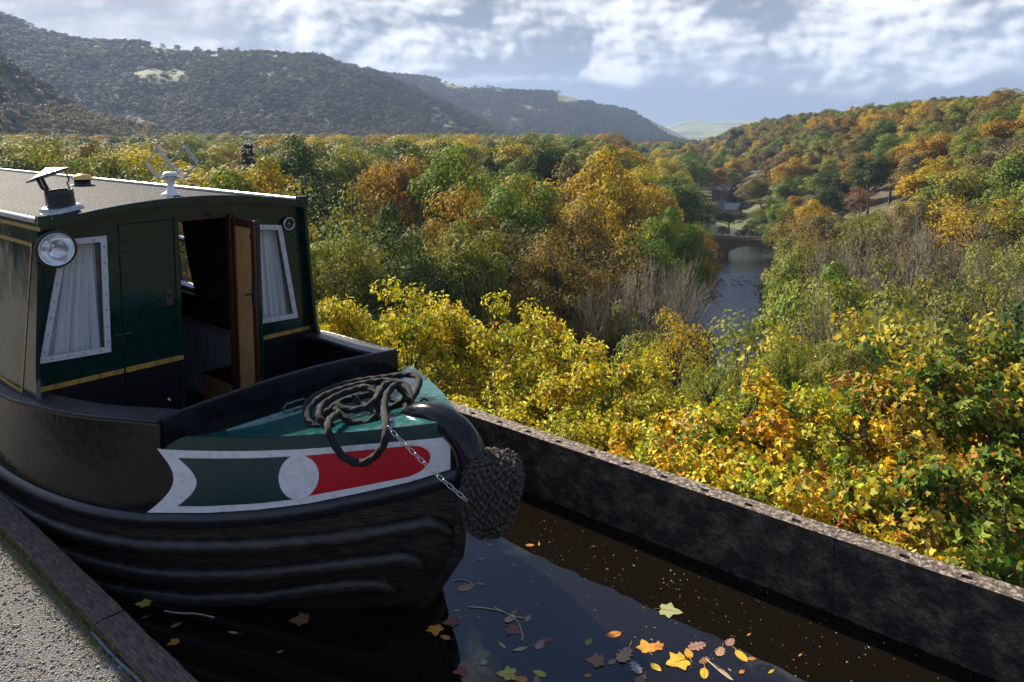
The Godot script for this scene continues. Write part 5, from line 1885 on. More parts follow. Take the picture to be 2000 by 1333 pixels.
func make_interior(boat: Node3D) -> void:
	var b := MB.new()
	var z0 := FRONT - 0.06
	# starboard lining round the window, floor, port lining, back wall, ceiling
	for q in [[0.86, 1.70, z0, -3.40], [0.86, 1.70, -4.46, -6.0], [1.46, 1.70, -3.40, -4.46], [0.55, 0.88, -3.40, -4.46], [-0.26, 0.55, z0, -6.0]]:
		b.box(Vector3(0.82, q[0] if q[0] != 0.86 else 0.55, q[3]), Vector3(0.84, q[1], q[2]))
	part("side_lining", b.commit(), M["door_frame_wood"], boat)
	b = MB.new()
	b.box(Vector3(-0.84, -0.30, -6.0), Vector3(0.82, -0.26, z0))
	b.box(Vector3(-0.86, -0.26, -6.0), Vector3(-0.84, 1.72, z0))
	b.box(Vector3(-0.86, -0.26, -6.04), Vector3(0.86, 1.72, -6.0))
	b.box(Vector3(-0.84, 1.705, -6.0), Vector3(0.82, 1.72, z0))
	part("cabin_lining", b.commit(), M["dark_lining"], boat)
	b = MB.new()      # window frame with its transom
	for q in [[0.86, 0.895, -4.47, -3.39], [1.455, 1.48, -4.47, -3.39], [1.285, 1.31, -4.445, -3.415]]:
		b.block(Vector3(0.80, q[0], q[2]), Vector3(0.90, q[1], q[3]), 0.003)
	for z in [-4.47, -3.415]:
		b.block(Vector3(0.80, 0.895, z), Vector3(0.89, 1.455, z + 0.025), 0.003)
	var f := part("window_frame", b.commit(), M["frame_white"], boat)
	b = MB.new()
	b.quad(Vector3(0.885, 1.455, -4.44), Vector3(0.885, 1.455, -3.42), Vector3(0.885, 0.90, -3.42), Vector3(0.885, 0.90, -4.44))
	part("pane", b.commit(), M["pane"], f)
	b = MB.new()
	b.block(Vector3(0.74, 0.835, -4.6), Vector3(0.82, 0.86, -3.0), 0.006)
	b.block(Vector3(0.78, 0.72, -4.6), Vector3(0.82, 0.745, -3.0), 0.006)
	part("window_shelf", b.commit(), M["door_frame_wood"], boat)
	# radiator
	b = MB.new()
	b.box(Vector3(0.76, -0.12, -4.24), Vector3(0.775, 0.60, -3.30))
	b.block(Vector3(0.755, 0.60, -4.25), Vector3(0.80, 0.625, -3.29), 0.004)
	var r := part("radiator", b.commit(), M["radiator_white"], boat)
	for i in 22:
		b = MB.new()
		var z := -4.22 + i * 0.0425
		b.block(Vector3(0.744, -0.10, z), Vector3(0.7605, 0.585, z + 0.026), 0.006)
		part("fin", b.commit(), M["radiator_white"], r)
	# steps
	b = MB.new()
	b.block(Vector3(0.44, -0.26, -3.20), Vector3(0.74, 0.40, -2.60), 0.004)
	var st := part("step_box", b.commit(), M["door_oak"], boat)
	b = MB.new()
	b.plate(PackedVector2Array([Vector2(-3.22, 0.40), Vector2(-3.02, 0.46), Vector2(-2.58, 0.62), Vector2(-2.58, 0.40)]), 0.30, Transform3D(Basis(Vector3(0, 0, 1), Vector3.UP, Vector3(-1, 0, 0)), Vector3(0.74, 0.001, 0)))
	part("step_tread", b.commit(), M["door_frame_wood"], st)
	# dark green curtain beside the inner window
	b = MB.new()
	var rows := []
	for i in 13:
		var v := i / 12.0
		var row := PackedVector3Array()
		for j in 41:
			var u := j / 40.0
			var z := lerpf(lerpf(-4.14, -3.84, pow(v, 2.2)), -3.15, u)
			row.append(Vector3(0.775 + 0.018 * sin(u * 52.0 + v) + 0.006 * sin(u * 91.0), lerpf(1.66, 0.66, v), z))
		rows.append(row)
	b.grid(rows)
	var c := solo("curtain", b.commit(), M["curtain_green"], "dark green curtain drawn aside at the window inside the cabin", "curtain")
	c.position = BOAT

func make_fittings(boat: Node3D) -> void:
	var b := MB.new()
	var lamp := Transform3D(Basis(Vector3.RIGHT, PI / 2), Vector3(-0.80, 1.60, FRONT + 0.10))
	# --- headlamp
	b.lathe([Vector2(0.0, -0.09), Vector2(0.04, -0.085), Vector2(0.085, -0.055), Vector2(0.104, -0.01), Vector2(0.107, 0.012), Vector2(0.104, 0.024), Vector2(0.097, 0.028), Vector2(0.093, 0.022)], 40, lamp)
	b.block(Vector3(-0.82, 1.50, FRONT), Vector3(-0.78, 1.54, FRONT + 0.06), 0.004)
	var h := part("headlamp", b.commit(), M["rubber"], boat)
	b = MB.new()
	b.lathe([Vector2(0.093, 0.021), Vector2(0.09, 0.026), Vector2(0.086, 0.02)], 40, lamp)
	part("chrome_rim", b.commit(), M["chrome"], h)
	b = MB.new()
	b.lathe([Vector2(0.087, 0.012), Vector2(0.075, -0.012), Vector2(0.05, -0.036), Vector2(0.02, -0.048), Vector2(0.0, -0.05)], 36, lamp)
	part("reflector", b.commit(), M["chrome"], h)
	b = MB.new()
	var rows := []
	for i in 41:
		var x := -0.086 + 0.172 * i / 40.0
		var half := sqrt(maxf(0.0, 0.0865 * 0.0865 - x * x))
		var r := PackedVector3Array()
		for j in 9:
			var y := lerpf(-half, half, j / 8.0)
			r.append(Vector3(-0.80 + x, 1.60 + y, FRONT + 0.10 + 0.020 + 0.006 * (1.0 - (x * x + y * y) / 0.0075) + (0.0016 if i % 2 else 0.0)))
		rows.append(r)
	b.grid(rows, true)
	part("ribbed_lens", b.commit(), M["lens"], h)
	b = MB.new()
	b.lathe([Vector2(0.0, 0.012), Vector2(0.011, 0.008), Vector2(0.014, -0.01), Vector2(0.01, -0.045)], 14, lamp)
	part("bulb_shield", b.commit(), M["chrome"], h)
	# --- horn
	var horn := Transform3D(Basis(Vector3.RIGHT, PI / 2), Vector3(0.735, 1.592, FRONT + 0.02))
	b = MB.new()
	b.lathe([Vector2(0.03, -0.02), Vector2(0.046, 0.0), Vector2(0.046, 0.016), Vector2(0.038, 0.018), Vector2(0.034, 0.012), Vector2(0.012, 0.010), Vector2(0.0, 0.012)], 28, horn)
	var hn := part("horn", b.commit(), M["rubber"], boat)
	b = MB.new()
	b.tube(ring_path(Vector3(0.735, 1.592, FRONT + 0.036), Vector3.RIGHT, Vector3.UP, 0.043, 28), PackedFloat32Array([0.0035]), 7, false)
	b.lathe([Vector2(0.0, 0.018), Vector2(0.006, 0.016), Vector2(0.007, 0.01)], 10, horn)
	part("horn_rim", b.commit(), M["chrome"], hn)
	# --- chimney collar and its cowl
	var cx := -0.635
	var cz := -2.72
	var cy := y_roof(cx)
	var tilt := Basis(Vector3(0, 0, 1), 0.10)
	var c := Transform3D(tilt, Vector3(cx, cy, cz))
	b = MB.new()
	b.lathe([Vector2(0.0, 0.03), Vector2(0.07, 0.031), Vector2(0.10, 0.03), Vector2(0.118, 0.016), Vector2(0.118, -0.02)], 40, c)
	var ch := part("chimney", b.commit(), M["galvanised"], boat)
	b = MB.new()
	b.lathe([Vector2(0.062, 0.0), Vector2(0.082, 0.02), Vector2(0.079, 0.026), Vector2(0.077, 0.05), Vector2(0.08, 0.054), Vector2(0.077, 0.06), Vector2(0.0765, 0.094), Vector2(0.079, 0.098), Vector2(0.0765, 0.104), Vector2(0.076, 0.126), Vector2(0.068, 0.126), Vector2(0.067, 0.03)], 40, c)
	part("collar", b.commit(), M["stove_iron"], ch)
	var lean := Transform3D(Basis(FW, -0.30) * tilt, c * Vector3(0, 0.07, 0))
	for a in [0.5, 2.6, 4.6]:
		b = MB.new()
		var o := Vector3(cos(a), 0, sin(a))
		strap(b, [lean * (o * 0.070 + Vector3(0, 0.0, 0)), lean * (o * 0.072 + Vector3(0, 0.075, 0)), lean * (o * 0.088 + Vector3(0, 0.088, 0)), lean * (o * 0.09 + Vector3(0, 0.10, 0)), lean * (o * 0.092 + Vector3(0, 0.158, 0))], lean.basis * Vector3(-sin(a), 0, cos(a)), 0.010, 0.003)
		part("cowl_strap", b.commit(), M["stove_iron"], ch)
	b = MB.new()
	b.lathe([Vector2(0.0, 0.20), Vector2(0.125, 0.158), Vector2(0.124, 0.155), Vector2(0.0, 0.196)], 44, lean)
	part("cowl", b.commit(), M["galvanised"], ch)
	# --- brass mushroom vents
	for q in [[0.0, -4.15], [0.0, -7.6]]:
		b = MB.new()
		var v := Transform3D(Basis(), Vector3(q[0], y_roof(q[0]), q[1]))
		b.lathe([Vector2(0.085, -0.01), Vector2(0.085, 0.006), Vector2(0.06, 0.008), Vector2(0.058, 0.05), Vector2(0.0, 0.05)], 28, v)
		var m := part("mushroom_vent", b.commit(), M["stove_iron"], boat)
		b = MB.new()
		b.lathe([Vector2(0.0, 0.092), Vector2(0.03, 0.089), Vector2(0.055, 0.079), Vector2(0.072, 0.062), Vector2(0.076, 0.05), Vector2(0.072, 0.048)], 32, v)
		part("brass_dome", b.commit(), M["brass"], m)
	# --- television aerial
	var ae := Transform3D(Basis(), Vector3(0.03, y_roof(0.03), -2.72))
	b = MB.new()
	b.lathe([Vector2(0.062, -0.004), Vector2(0.063, 0.006), Vector2(0.05, 0.014), Vector2(0.032, 0.028), Vector2(0.024, 0.045), Vector2(0.0215, 0.058), Vector2(0.022, 0.075), Vector2(0.028, 0.092), Vector2(0.042, 0.106), Vector2(0.048, 0.112), Vector2(0.05, 0.120), Vector2(0.0495, 0.128), Vector2(0.048, 0.142), Vector2(0.043, 0.150), Vector2(0.03, 0.156), Vector2(0.0, 0.158)], 32, ae)
	var aer := part("aerial", b.commit(), M["aerial_white"], boat)
	b = MB.new()
	for y in [0.114, 0.140]:
		b.tube(ring_path(ae.origin + Vector3(0, y, 0), Vector3.RIGHT, Vector3(0, 0, 1), 0.0498 if y < 0.12 else 0.0482, 28), PackedFloat32Array([0.0016]), 6, false)
	part("seam", b.commit(), M["galvanised"], aer)
	for k in 2:
		b = MB.new()
		var dd := 4.93 + 0.11 * k
		var sx := 3.0 * k
		var sy := -2.5 * k
		for loop in [[[330, 319], [307, 287], [285, 319], [309, 348], [330, 319]], [[330, 319], [361, 287], [385, 318], [361, 347], [330, 319]]]:
			var path := PackedVector3Array()
			for p in loop:
				path.append(pix(p[0] + sx - 1.5, p[1] + sy + 1.0, dd) - BOAT)
			for i in 4:
				b.rod(path[i], path[i + 1], 0.0042, 6)
		b.rod(pix(309 + sx - 1.5, 348 + sy + 1, dd) - BOAT, ae.origin + Vector3(0, 0.127, 0), 0.0042, 6)
		b.rod(pix(361 + sx - 1.5, 347 + sy + 1, dd) - BOAT, ae.origin + Vector3(0, 0.127, 0), 0.0042, 6)
		part("dipole_wire", b.commit(), M["gutter_steel"], aer)
	var tm := TextMesh.new()
	var font := SystemFont.new()
	font.font_names = PackedStringArray(["Droid Sans"])
	font.font_weight = 700
	tm.font = font
	tm.text = "MAXVIEW"
	tm.font_size = 32
	tm.pixel_size = 0.00042
	tm.depth = 0.001
	var face := (EYE - BOAT - ae.origin)
	face.y = 0.0
	face = face.normalized()
	part("lettering", tm, M["print_dark"], aer, Transform3D(Basis(Vector3.UP.cross(face), Vector3.UP, face), ae.origin + Vector3(0, 0.1265, 0) + face * 0.0495))
	# --- small brass studs in the well
	for p in [Vector3(-0.16, 0.53, FRONT + 0.004), Vector3(0.62, 0.30, FRONT + 0.004)]:
		b = MB.new()
		b.lathe([Vector2(0.016, 0.0), Vector2(0.016, 0.004), Vector2(0.008, 0.008), Vector2(0.008, 0.018), Vector2(0.0, 0.02)], 14, Transform3D(Basis(Vector3.RIGHT, PI / 2), p))
		part("brass_stud", b.commit(), M["brass"], boat)

func strap(b: MB, p: Array, side: Vector3, w: float, t: float) -> void:
	for i in p.size() - 1:
		var n: Vector3 = (p[i + 1] - p[i]).cross(side).normalized() * t
		var s := side * w
		var a: Vector3 = p[i]
		var e: Vector3 = p[i + 1]
		b.quad(a - s + n, e - s + n, e + s + n, a + s + n)
		b.quad(a + s - n, e + s - n, e - s - n, a - s - n)
		b.quad(a - s - n, e - s - n, e - s + n, a - s + n)
		b.quad(a + s + n, e + s + n, e + s - n, a + s - n)

# ------------------------------------------------------------------ rope, fender, chain
func rope(b: MB, pts: Array, r: float) -> void:
	var p := PackedVector3Array()
	for q in pts:
		p.append(pix(q[0], q[1], q[2]))
	var path := spline(p, 10)
	var k := b.v.size()
	var x := (path[1] - path[0]).normalized().cross(Vector3(0.2, 1, 0.1)).normalized()
	var along := 0.0
	var sides := 12
	for i in path.size():
		var d := (path[mini(i + 1, path.size() - 1)] - path[maxi(i - 1, 0)]).normalized()
		x = (x - d * x.dot(d)).normalized()
		var y := d.cross(x)
		if i:
			along += (path[i] - path[i - 1]).length()
		for j in sides:
			var a := TAU * j / sides
			var rr := r * (0.82 + 0.26 * absf(cos(1.5 * (a + along / r * 0.55))))      # three strands laid in a twist
			b.vert(path[i] + (x * cos(a) + y * sin(a)) * rr)
	for i in path.size() - 1:
		for j in sides:
			var j2 := (j + 1) % sides
			var a := k + i * sides
			b.tri(a + j, a + sides + j, a + j2)
			b.tri(a + j2, a + sides + j, a + sides + j2)
	for e in [0, path.size() - 1]:
		var m := b.vert(path[e])
		for j in sides:
			if e == 0:
				b.tri(m, k + j, k + (j + 1) % sides)
			else:
				b.tri(m, k + e * sides + (j + 1) % sides, k + e * sides + j)

func make_rope() -> void:
	var b := MB.new()
	var r := 0.0165
	var strands := [
		[[622, 832, 3.42], [598, 812, 3.48], [602, 785, 3.58], [640, 762, 3.7], [690, 747, 3.8], [750, 738, 3.83], [798, 732, 3.8], [818, 741, 3.73], [814, 763, 3.64], [802, 782, 3.56], [790, 805, 3.48]],
		[[600, 820, 3.44], [604, 800, 3.5], [628, 776, 3.6], [680, 757, 3.7], [740, 745, 3.74], [784, 749, 3.7], [799, 766, 3.62], [802, 790, 3.52], [792, 812, 3.44], [760, 828, 3.4], [700, 838, 3.38], [640, 838, 3.38], [606, 826, 3.42], [602, 806, 3.48]],
		[[648, 832, 3.36], [624, 818, 3.38], [630, 792, 3.48], [662, 772, 3.58], [698, 760, 3.62], [716, 757, 3.6], [734, 772, 3.55], [742, 796, 3.48]],
		[[654, 790, 3.48], [680, 801, 3.42], [714, 796, 3.41], [736, 778, 3.46], [750, 754, 3.54], [768, 750, 3.57], [786, 764, 3.56], [798, 784, 3.5]],
		[[656, 797, 3.42], [666, 812, 3.38], [690, 826, 3.345], [718, 826, 3.34], [732, 812, 3.37], [724, 795, 3.42]],
		[[772, 752, 3.55], [756, 770, 3.48], [750, 800, 3.36], [753, 826, 3.21], [753, 852, 3.135], [744, 878, 3.12], [722, 899, 3.115], [700, 905, 3.12], [672, 894, 3.14], [652, 868, 3.165], [641, 842, 3.19], [643, 822, 3.27], [660, 808, 3.38]],
		[[742, 758, 3.54], [736, 778, 3.48], [732, 802, 3.42], [738, 826, 3.37], [756, 836, 3.38], [784, 822, 3.42], [800, 800, 3.5]],
		[[630, 836, 3.42], [668, 842, 3.40], [716, 838, 3.41], [760, 822, 3.46], [780, 800, 3.55], [765, 780, 3.62], [720, 772, 3.66], [668, 785, 3.6], [632, 810, 3.5], [622, 828, 3.45]],
		[[690, 775, 3.62], [706, 790, 3.55], [730, 800, 3.5], [768, 795, 3.55], [790, 778, 3.6]],
	]
	for s in strands:
		rope(b, s, r)
	solo("mooring_rope", b.commit(), M["rope"], "black mooring rope coiled on the foredeck, one loop hanging over the red panel", "rope")

func make_fender() -> void:
	rng.seed = 61
	var c := pix(958, 964, 3.13)
	var t := thing("bow_fender", "shaggy woven dark rope fender hung on the boat's stem", "fender", c)
	var b := MB.new()
	var shape := func(q: Vector3) -> Vector3:
		var k := 1.0 / pow(pow(absf(q.x), 2.8) + pow(absf(q.y), 2.8) + pow(absf(q.z), 2.8), 1.0 / 2.8)
		var p := q * k
		return RT * p.x * (0.122 + 0.02 * p.y) + Vector3.UP * p.y * 0.172 + FW * p.z * 0.13 + RT * p.y * 0.018
	var rows := []
	for i in 13:
		var r := PackedVector3Array()
		for j in 21:
			var a := TAU * j / 20.0
			var e := PI * (i / 12.0 - 0.5)
			r.append(shape.call(Vector3(cos(a) * cos(e), sin(e), sin(a) * cos(e)) * 1.0) * 0.93)
		rows.append(r)
	b.grid(rows)
	part("core", b.commit(), M["fender_rope"], t)
	b = MB.new()
	var n := 520
	for i in n:
		var y := 1.0 - 2.0 * (i + 0.5) / n
		var a := i * 2.399963
		var q := Vector3(sqrt(1.0 - y * y) * cos(a), y, sqrt(1.0 - y * y) * sin(a))
		var p: Vector3 = shape.call(q)
		var nrm := p.normalized()
		var side := nrm.cross(Vector3.UP + ball() * 0.2).normalized()
		var up := side.cross(nrm)
		var along := (up * (0.9 + rng.randfn(0, 0.2)) + side * (0.7 if i % 2 else -0.7) + ball() * 0.45).normalized()
		var w := nrm.cross(along).normalized()
		var l := rng.randf_range(0.014, 0.021)
		var f := rng.randf_range(0.0075, 0.011)
		b.lathe([Vector2(0.001, -1.0), Vector2(0.7, -0.75), Vector2(1.0, 0.0), Vector2(0.7, 0.75), Vector2(0.001, 1.0)], 7, Transform3D(Basis(w * f, along * l, w.cross(along) * f), p + nrm * rng.randf_range(-0.008, 0.008)))
	var br := part("braid", b.commit(), M["fender_rope"], t)
	br.set_meta("kind", "stuff")
	var L := Leaves.new()
	for i in 2600:
		var q := ball()
		var p: Vector3 = shape.call(q)
		L.rhomb(p * 1.02, (p.normalized() * 0.7 + ball()).normalized(), ball(), rng.randf_range(0.008, 0.026), 0.06, Color.WHITE)
	var fr := part("frayed_fibres", L.commit(), M["fender_rope"], t)
	fr.set_meta("kind", "stuff")
	# chain from the deck to the fender
	var a := pix(757, 834, 3.155)
	var e := pix(913, 979, 2.975)
	var mid := a.lerp(e, 0.5) + Vector3(0, -0.004, 0) - FW * 0.03
	var links := 17
	var ch := thing("fender_chain", "thin steel chain from the foredeck down to the rope fender", "chain", a)
	for i in links:
		var k0 := (i + 0.5) / links
		var p := a.lerp(mid, k0).lerp(mid.lerp(e, k0), k0)
		var p2 := a.lerp(mid, k0 + 0.01).lerp(mid.lerp(e, k0 + 0.01), k0 + 0.01)
		var d := (p2 - p).normalized()
		var x := d.cross(FW + Vector3(0, 0.3, 0)).normalized()
		if i % 2:
			x = d.cross(x).normalized()
		x = (x + d.cross(x) * 0.35).normalized()
		var path := PackedVector3Array()
		for j in 17:
			var g := TAU * j / 16.0
			path.append(d * (cos(g) * 0.0065 + signf(cos(g)) * 0.0085) + x * sin(g) * 0.0085)
		b = MB.new()
		b.tube(path, PackedFloat32Array([0.0024]), 6, false)
		part("link", b.commit(), M["chain_steel"], ch, Transform3D(Basis(), p - a))

# ------------------------------------------------------------------ aqueduct
const WALL_X := 3.487
const WALL_W := 0.105
const WALL_Y := 0.377

func make_trough() -> void:
	var t := thing("trough_wall", "rusty black iron trough wall with square sockets along its top", "wall", Vector3(WALL_X, 0, 0))
	var b := MB.new()
	# plates bolted end to end; each a little out of line with the next
	var joints := [-40.0, -21.0, -17.2, -13.4, -9.6, -5.35, -0.995, 3.4, 8.0, 30.0]
	for i in joints.size() - 1:
		b = MB.new()
		var z0: float = joints[i] + 0.002
		var z1: float = joints[i + 1] - 0.002
		var n := maxi(2, int((z1 - z0) / 0.12))
		var rows := []
		rng.seed = 500 + i
		for q in [Vector2(0.055, -1.6), Vector2(0.05, -0.12), Vector2(0.03, -0.03), Vector2(0.008, 0.045), Vector2(0.0, 0.1), Vector2(0.002, 0.2), Vector2(0.0, 0.3), Vector2(0.002, 0.36), Vector2(0.009, WALL_Y - 0.002)]:
			var r := PackedVector3Array()
			for k in n + 1:
				var z := lerpf(z0, z1, float(k) / n)
				r.append(Vector3(-0.055 + q.x if q.y < -0.2 else q.x - (0.02 if q.y < -0.02 else 0.0), q.y, z) + Vector3(rng.randfn(0, 0.0016), rng.randfn(0, 0.0012), 0))
			rows.append(r)
		b.grid(rows, false)
		b.quad(Vector3(WALL_W, WALL_Y - 0.004, z1), Vector3(WALL_W, WALL_Y - 0.004, z0), Vector3(WALL_W, -1.6, z0), Vector3(WALL_W, -1.6, z1))
		for z in [z0, z1]:
			b.quad(Vector3(0, WALL_Y - 0.004, z), Vector3(WALL_W, WALL_Y - 0.004, z), Vector3(WALL_W, -1.6, z), Vector3(0, -1.6, z))
		var p := part("iron_plate", b.commit(), M["trough_iron"], t)
		# flat top with square sockets cut into it
		var holes := []
		var h := -0.473 - 0.2385 * 20
		while h < 3.0:
			if h > z0 + 0.05 and h < z1 - 0.05:
				holes.append(h)
			h += 0.2385
		b = MB.new()
		var at_z := z0
		for hz in holes:
			top_run(b, at_z, hz - 0.021)
			# round the hole: two strips and four inner walls down to a floor
			var x0 := 0.030
			var x1 := 0.058
			top_strip(b, 0.0, x0, hz - 0.021, hz + 0.021)
			top_strip(b, x1, WALL_W, hz - 0.021, hz + 0.021)
			var y := WALL_Y
			var y2 := WALL_Y - 0.05
			b.quad(Vector3(x0, y, hz + 0.021), Vector3(x0, y, hz - 0.021), Vector3(x0, y2, hz - 0.021), Vector3(x0, y2, hz + 0.021))
			b.quad(Vector3(x1, y, hz - 0.021), Vector3(x1, y, hz + 0.021), Vector3(x1, y2, hz + 0.021), Vector3(x1, y2, hz - 0.021))
			b.quad(Vector3(x0, y, hz - 0.021), Vector3(x1, y, hz - 0.021), Vector3(x1, y2, hz - 0.021), Vector3(x0, y2, hz - 0.021))
			b.quad(Vector3(x1, y, hz + 0.021), Vector3(x0, y, hz + 0.021), Vector3(x0, y2, hz + 0.021), Vector3(x1, y2, hz + 0.021))
			b.quad(Vector3(x0, y2, hz + 0.021), Vector3(x0, y2, hz - 0.021), Vector3(x1, y2, hz - 0.021), Vector3(x1, y2, hz + 0.021))
			at_z = hz + 0.021
		top_run(b, at_z, z1)
		part("flange_top", b.commit(), M["trough_top"], p)
	# trough floor, the wall under the towpath and stone piers below, out of sight
	b = MB.new()
	b.box(Vector3(0.0, -1.75, -40), Vector3(WALL_X - 0.06, -1.6, 30))
	b.box(Vector3(-0.12, -1.6, -40), Vector3(0.0, 0.1, 30))
	solo("trough_floor", b.commit(), M["trough_iron"], "iron bed of the canal trough under the water", "trough", "", "structure")
	for z in [-22.0, -6.0, 10.0]:
		b = MB.new()
		b.block(Vector3(-1.2, -34, z - 1.2), Vector3(4.0, -1.76, z + 1.2), 0.05)
		solo("aqueduct_pier", b.commit(), M["bridge_stone"], "tall stone pier carrying the iron trough", "pier", "piers under the trough", "structure")
	b = MB.new()
	b.quad(Vector3(0, 0, -40), Vector3(WALL_X + 0.02, 0, -40), Vector3(WALL_X + 0.02, 0, 30), Vector3(0, 0, 30))
	setting("canal_water", b.commit(), M["canal_water"])

func top_strip(b: MB, x0: float, x1: float, z0: float, z1: float) -> void:
	b.quad(Vector3(x0, WALL_Y, z0), Vector3(x1, WALL_Y, z0), Vector3(x1, WALL_Y, z1), Vector3(x0, WALL_Y, z1))

func top_run(b: MB, z0: float, z1: float) -> void:
	top_strip(b, 0.0, 0.030, z0, z1)
	top_strip(b, 0.030, 0.058, z0, z1)
	top_strip(b, 0.058, WALL_W, z0, z1)

func make_towpath() -> void:
	var b := MB.new()
	b.box(Vector3(-2.2, 0.0, -40), Vector3(1.05, 0.285, 30))
	setting("towpath", b.commit(), M["towpath_grit"])
	# loose grit on it
	rng.seed = 800
	b = MB.new()
	b.colored = true
	for i in 5200:
		var p := Vector3(rng.randf_range(0.0, 1.04), 0.286, rng.randf_range(-5.2, -1.9))
		var s := rng.randf_range(0.003, 0.010)
		var k := rng.randf_range(0.3, 1.6)
		b.tint = Color(k, k * rng.randf_range(0.92, 1.0), k * rng.randf_range(0.84, 1.0))
		var q := Basis(ball(), rng.randf() * TAU).scaled(Vector3(s, s * 0.7, s * rng.randf_range(0.7, 1.2)))
		var o := [q * Vector3(1, 0, 0), q * Vector3(-1, 0, 0), q * Vector3(0, 1, 0), q * Vector3(0, -1, 0), q * Vector3(0, 0, 1), q * Vector3(0, 0, -1)]
		for f in [[0, 4, 2], [4, 1, 2], [1, 5, 2], [5, 0, 2], [4, 0, 3], [1, 4, 3], [5, 1, 3], [0, 5, 3]]:
			b.flat_tri(p + o[f[0]], p + o[f[2]], p + o[f[1]])
	solo("grit", b.commit(), M["stone_chip"], "coarse pale grit strewn over the towpath surface", "gravel", "", "stuff")
	# timber kerb
	var t := thing("timber_kerb", "weathered grey timber kerb along the towpath's water edge", "kerb", Vector3(0, 0, 0))
	var ends := [-40.0, -14.0, -10.4, -6.8, -3.08, -0.2, 6.0, 30.0]
	for i in ends.size() - 1:
		b = MB.new()
		rng.seed = 820 + i
		var rows := []
		var n := 40
		var dx := rng.randf_range(-0.004, 0.004)
		var dy := rng.randf_range(-0.004, 0.004)
		for q in [Vector2(1.06, 0.16), Vector2(1.06, 0.288), Vector2(1.068, 0.299), Vector2(1.10, 0.302), Vector2(1.14, 0.301), Vector2(1.175, 0.299), Vector2(1.187, 0.288), Vector2(1.187, 0.12)]:
			var r := PackedVector3Array()
			for k in n + 1:
				r.append(Vector3(q.x + dx + rng.randfn(0, 0.0015), q.y + dy + rng.randfn(0, 0.0015), lerpf(ends[i] + 0.004, ends[i + 1] - 0.004, float(k) / n)))
			rows.append(r)
		b.grid(rows, false)
		for e in [ends[i] + 0.004, ends[i + 1] - 0.004]:
			b.quad(Vector3(1.06 + dx, 0.29 + dy, e), Vector3(1.187 + dx, 0.29 + dy, e), Vector3(1.187 + dx, 0.12, e), Vector3(1.06 + dx, 0.12, e))
		part("beam", b.commit(), M["timber"], t)
	# moss along the kerb and in patches
	b = MB.new()
	b.colored = true
	rng.seed = 840
	var n_m := FastNoiseLite.new()
	n_m.seed = 4
	n_m.frequency = 2.2
	var made := 0
	while made < 9000:
		var z := rng.randf_range(-6.0, -2.0)
		var x := 1.066 - absf(rng.randfn(0, 0.045))
		if rng.randf() < 0.25:
			x = rng.randf_range(0.55, 1.06)
			if n_m.get_noise_2d(x * 2.0, z * 2.0) < 0.38:
				continue
		elif n_m.get_noise_2d(x * 0.6, z) < -0.28:
			continue
		made += 1
		var p := Vector3(x, 0.287 + maxf(0.0, 0.010 - (1.066 - x) * 0.1), z)
		var h := rng.randf_range(0.003, 0.010)
		var a := rng.randf() * TAU
		var o := Vector3(cos(a), 0, sin(a)) * 0.0022
		b.tint = Color(0.13, 0.14, 0.018).lerp(Color(0.24, 0.19, 0.03), rng.randf()) * jitter(0.2)
		b.flat_tri(p - o, p + Vector3(rng.randfn(0, 0.003), h, rng.randfn(0, 0.003)), p + o)
	solo("moss", b.commit(), M["moss"], "yellow green moss growing along the timber kerb", "moss", "", "stuff")
	b = MB.new()
	var cable := PackedVector3Array()
	for i in 12:
		cable.append(Vector3(1.045 - 0.004 * sin(i * 1.7), 0.292 + 0.004 * sin(i * 2.3), -3.05 + i * 0.13))
	b.tube(spline(cable, 3), PackedFloat32Array([0.006]), 7)
	solo("metal_strip", b.commit(), M["edge_cable"], "thin blue grey rod lying along the kerb in the near corner", "rod")
	# railing on the valley side of the towpath, behind the viewer; it shows in the hull's gloss
	var rl := thing("towpath_railing", "black iron railing mirrored in the glossy hull side", "railing", Vector3(-0.75, 0.285, 0))
	for y in [0.12, 1.12]:
		b = MB.new()
		b.block(Vector3(-0.02, y - 0.012, -16), Vector3(0.02, y + 0.012, 8), 0.004)
		part("rail", b.commit(), M["black_paint"], rl)
	b = MB.new()
	b.tube(PackedVector3Array([Vector3(0, 0, 0), Vector3(0, 1.11, 0)]), PackedFloat32Array([0.011]), 8)
	var bar := b.commit()
	for i in 96:
		part("baluster", bar, M["black_paint"], rl, Transform3D(Basis(), Vector3(0, 0, -13.0 + i * 0.14)))

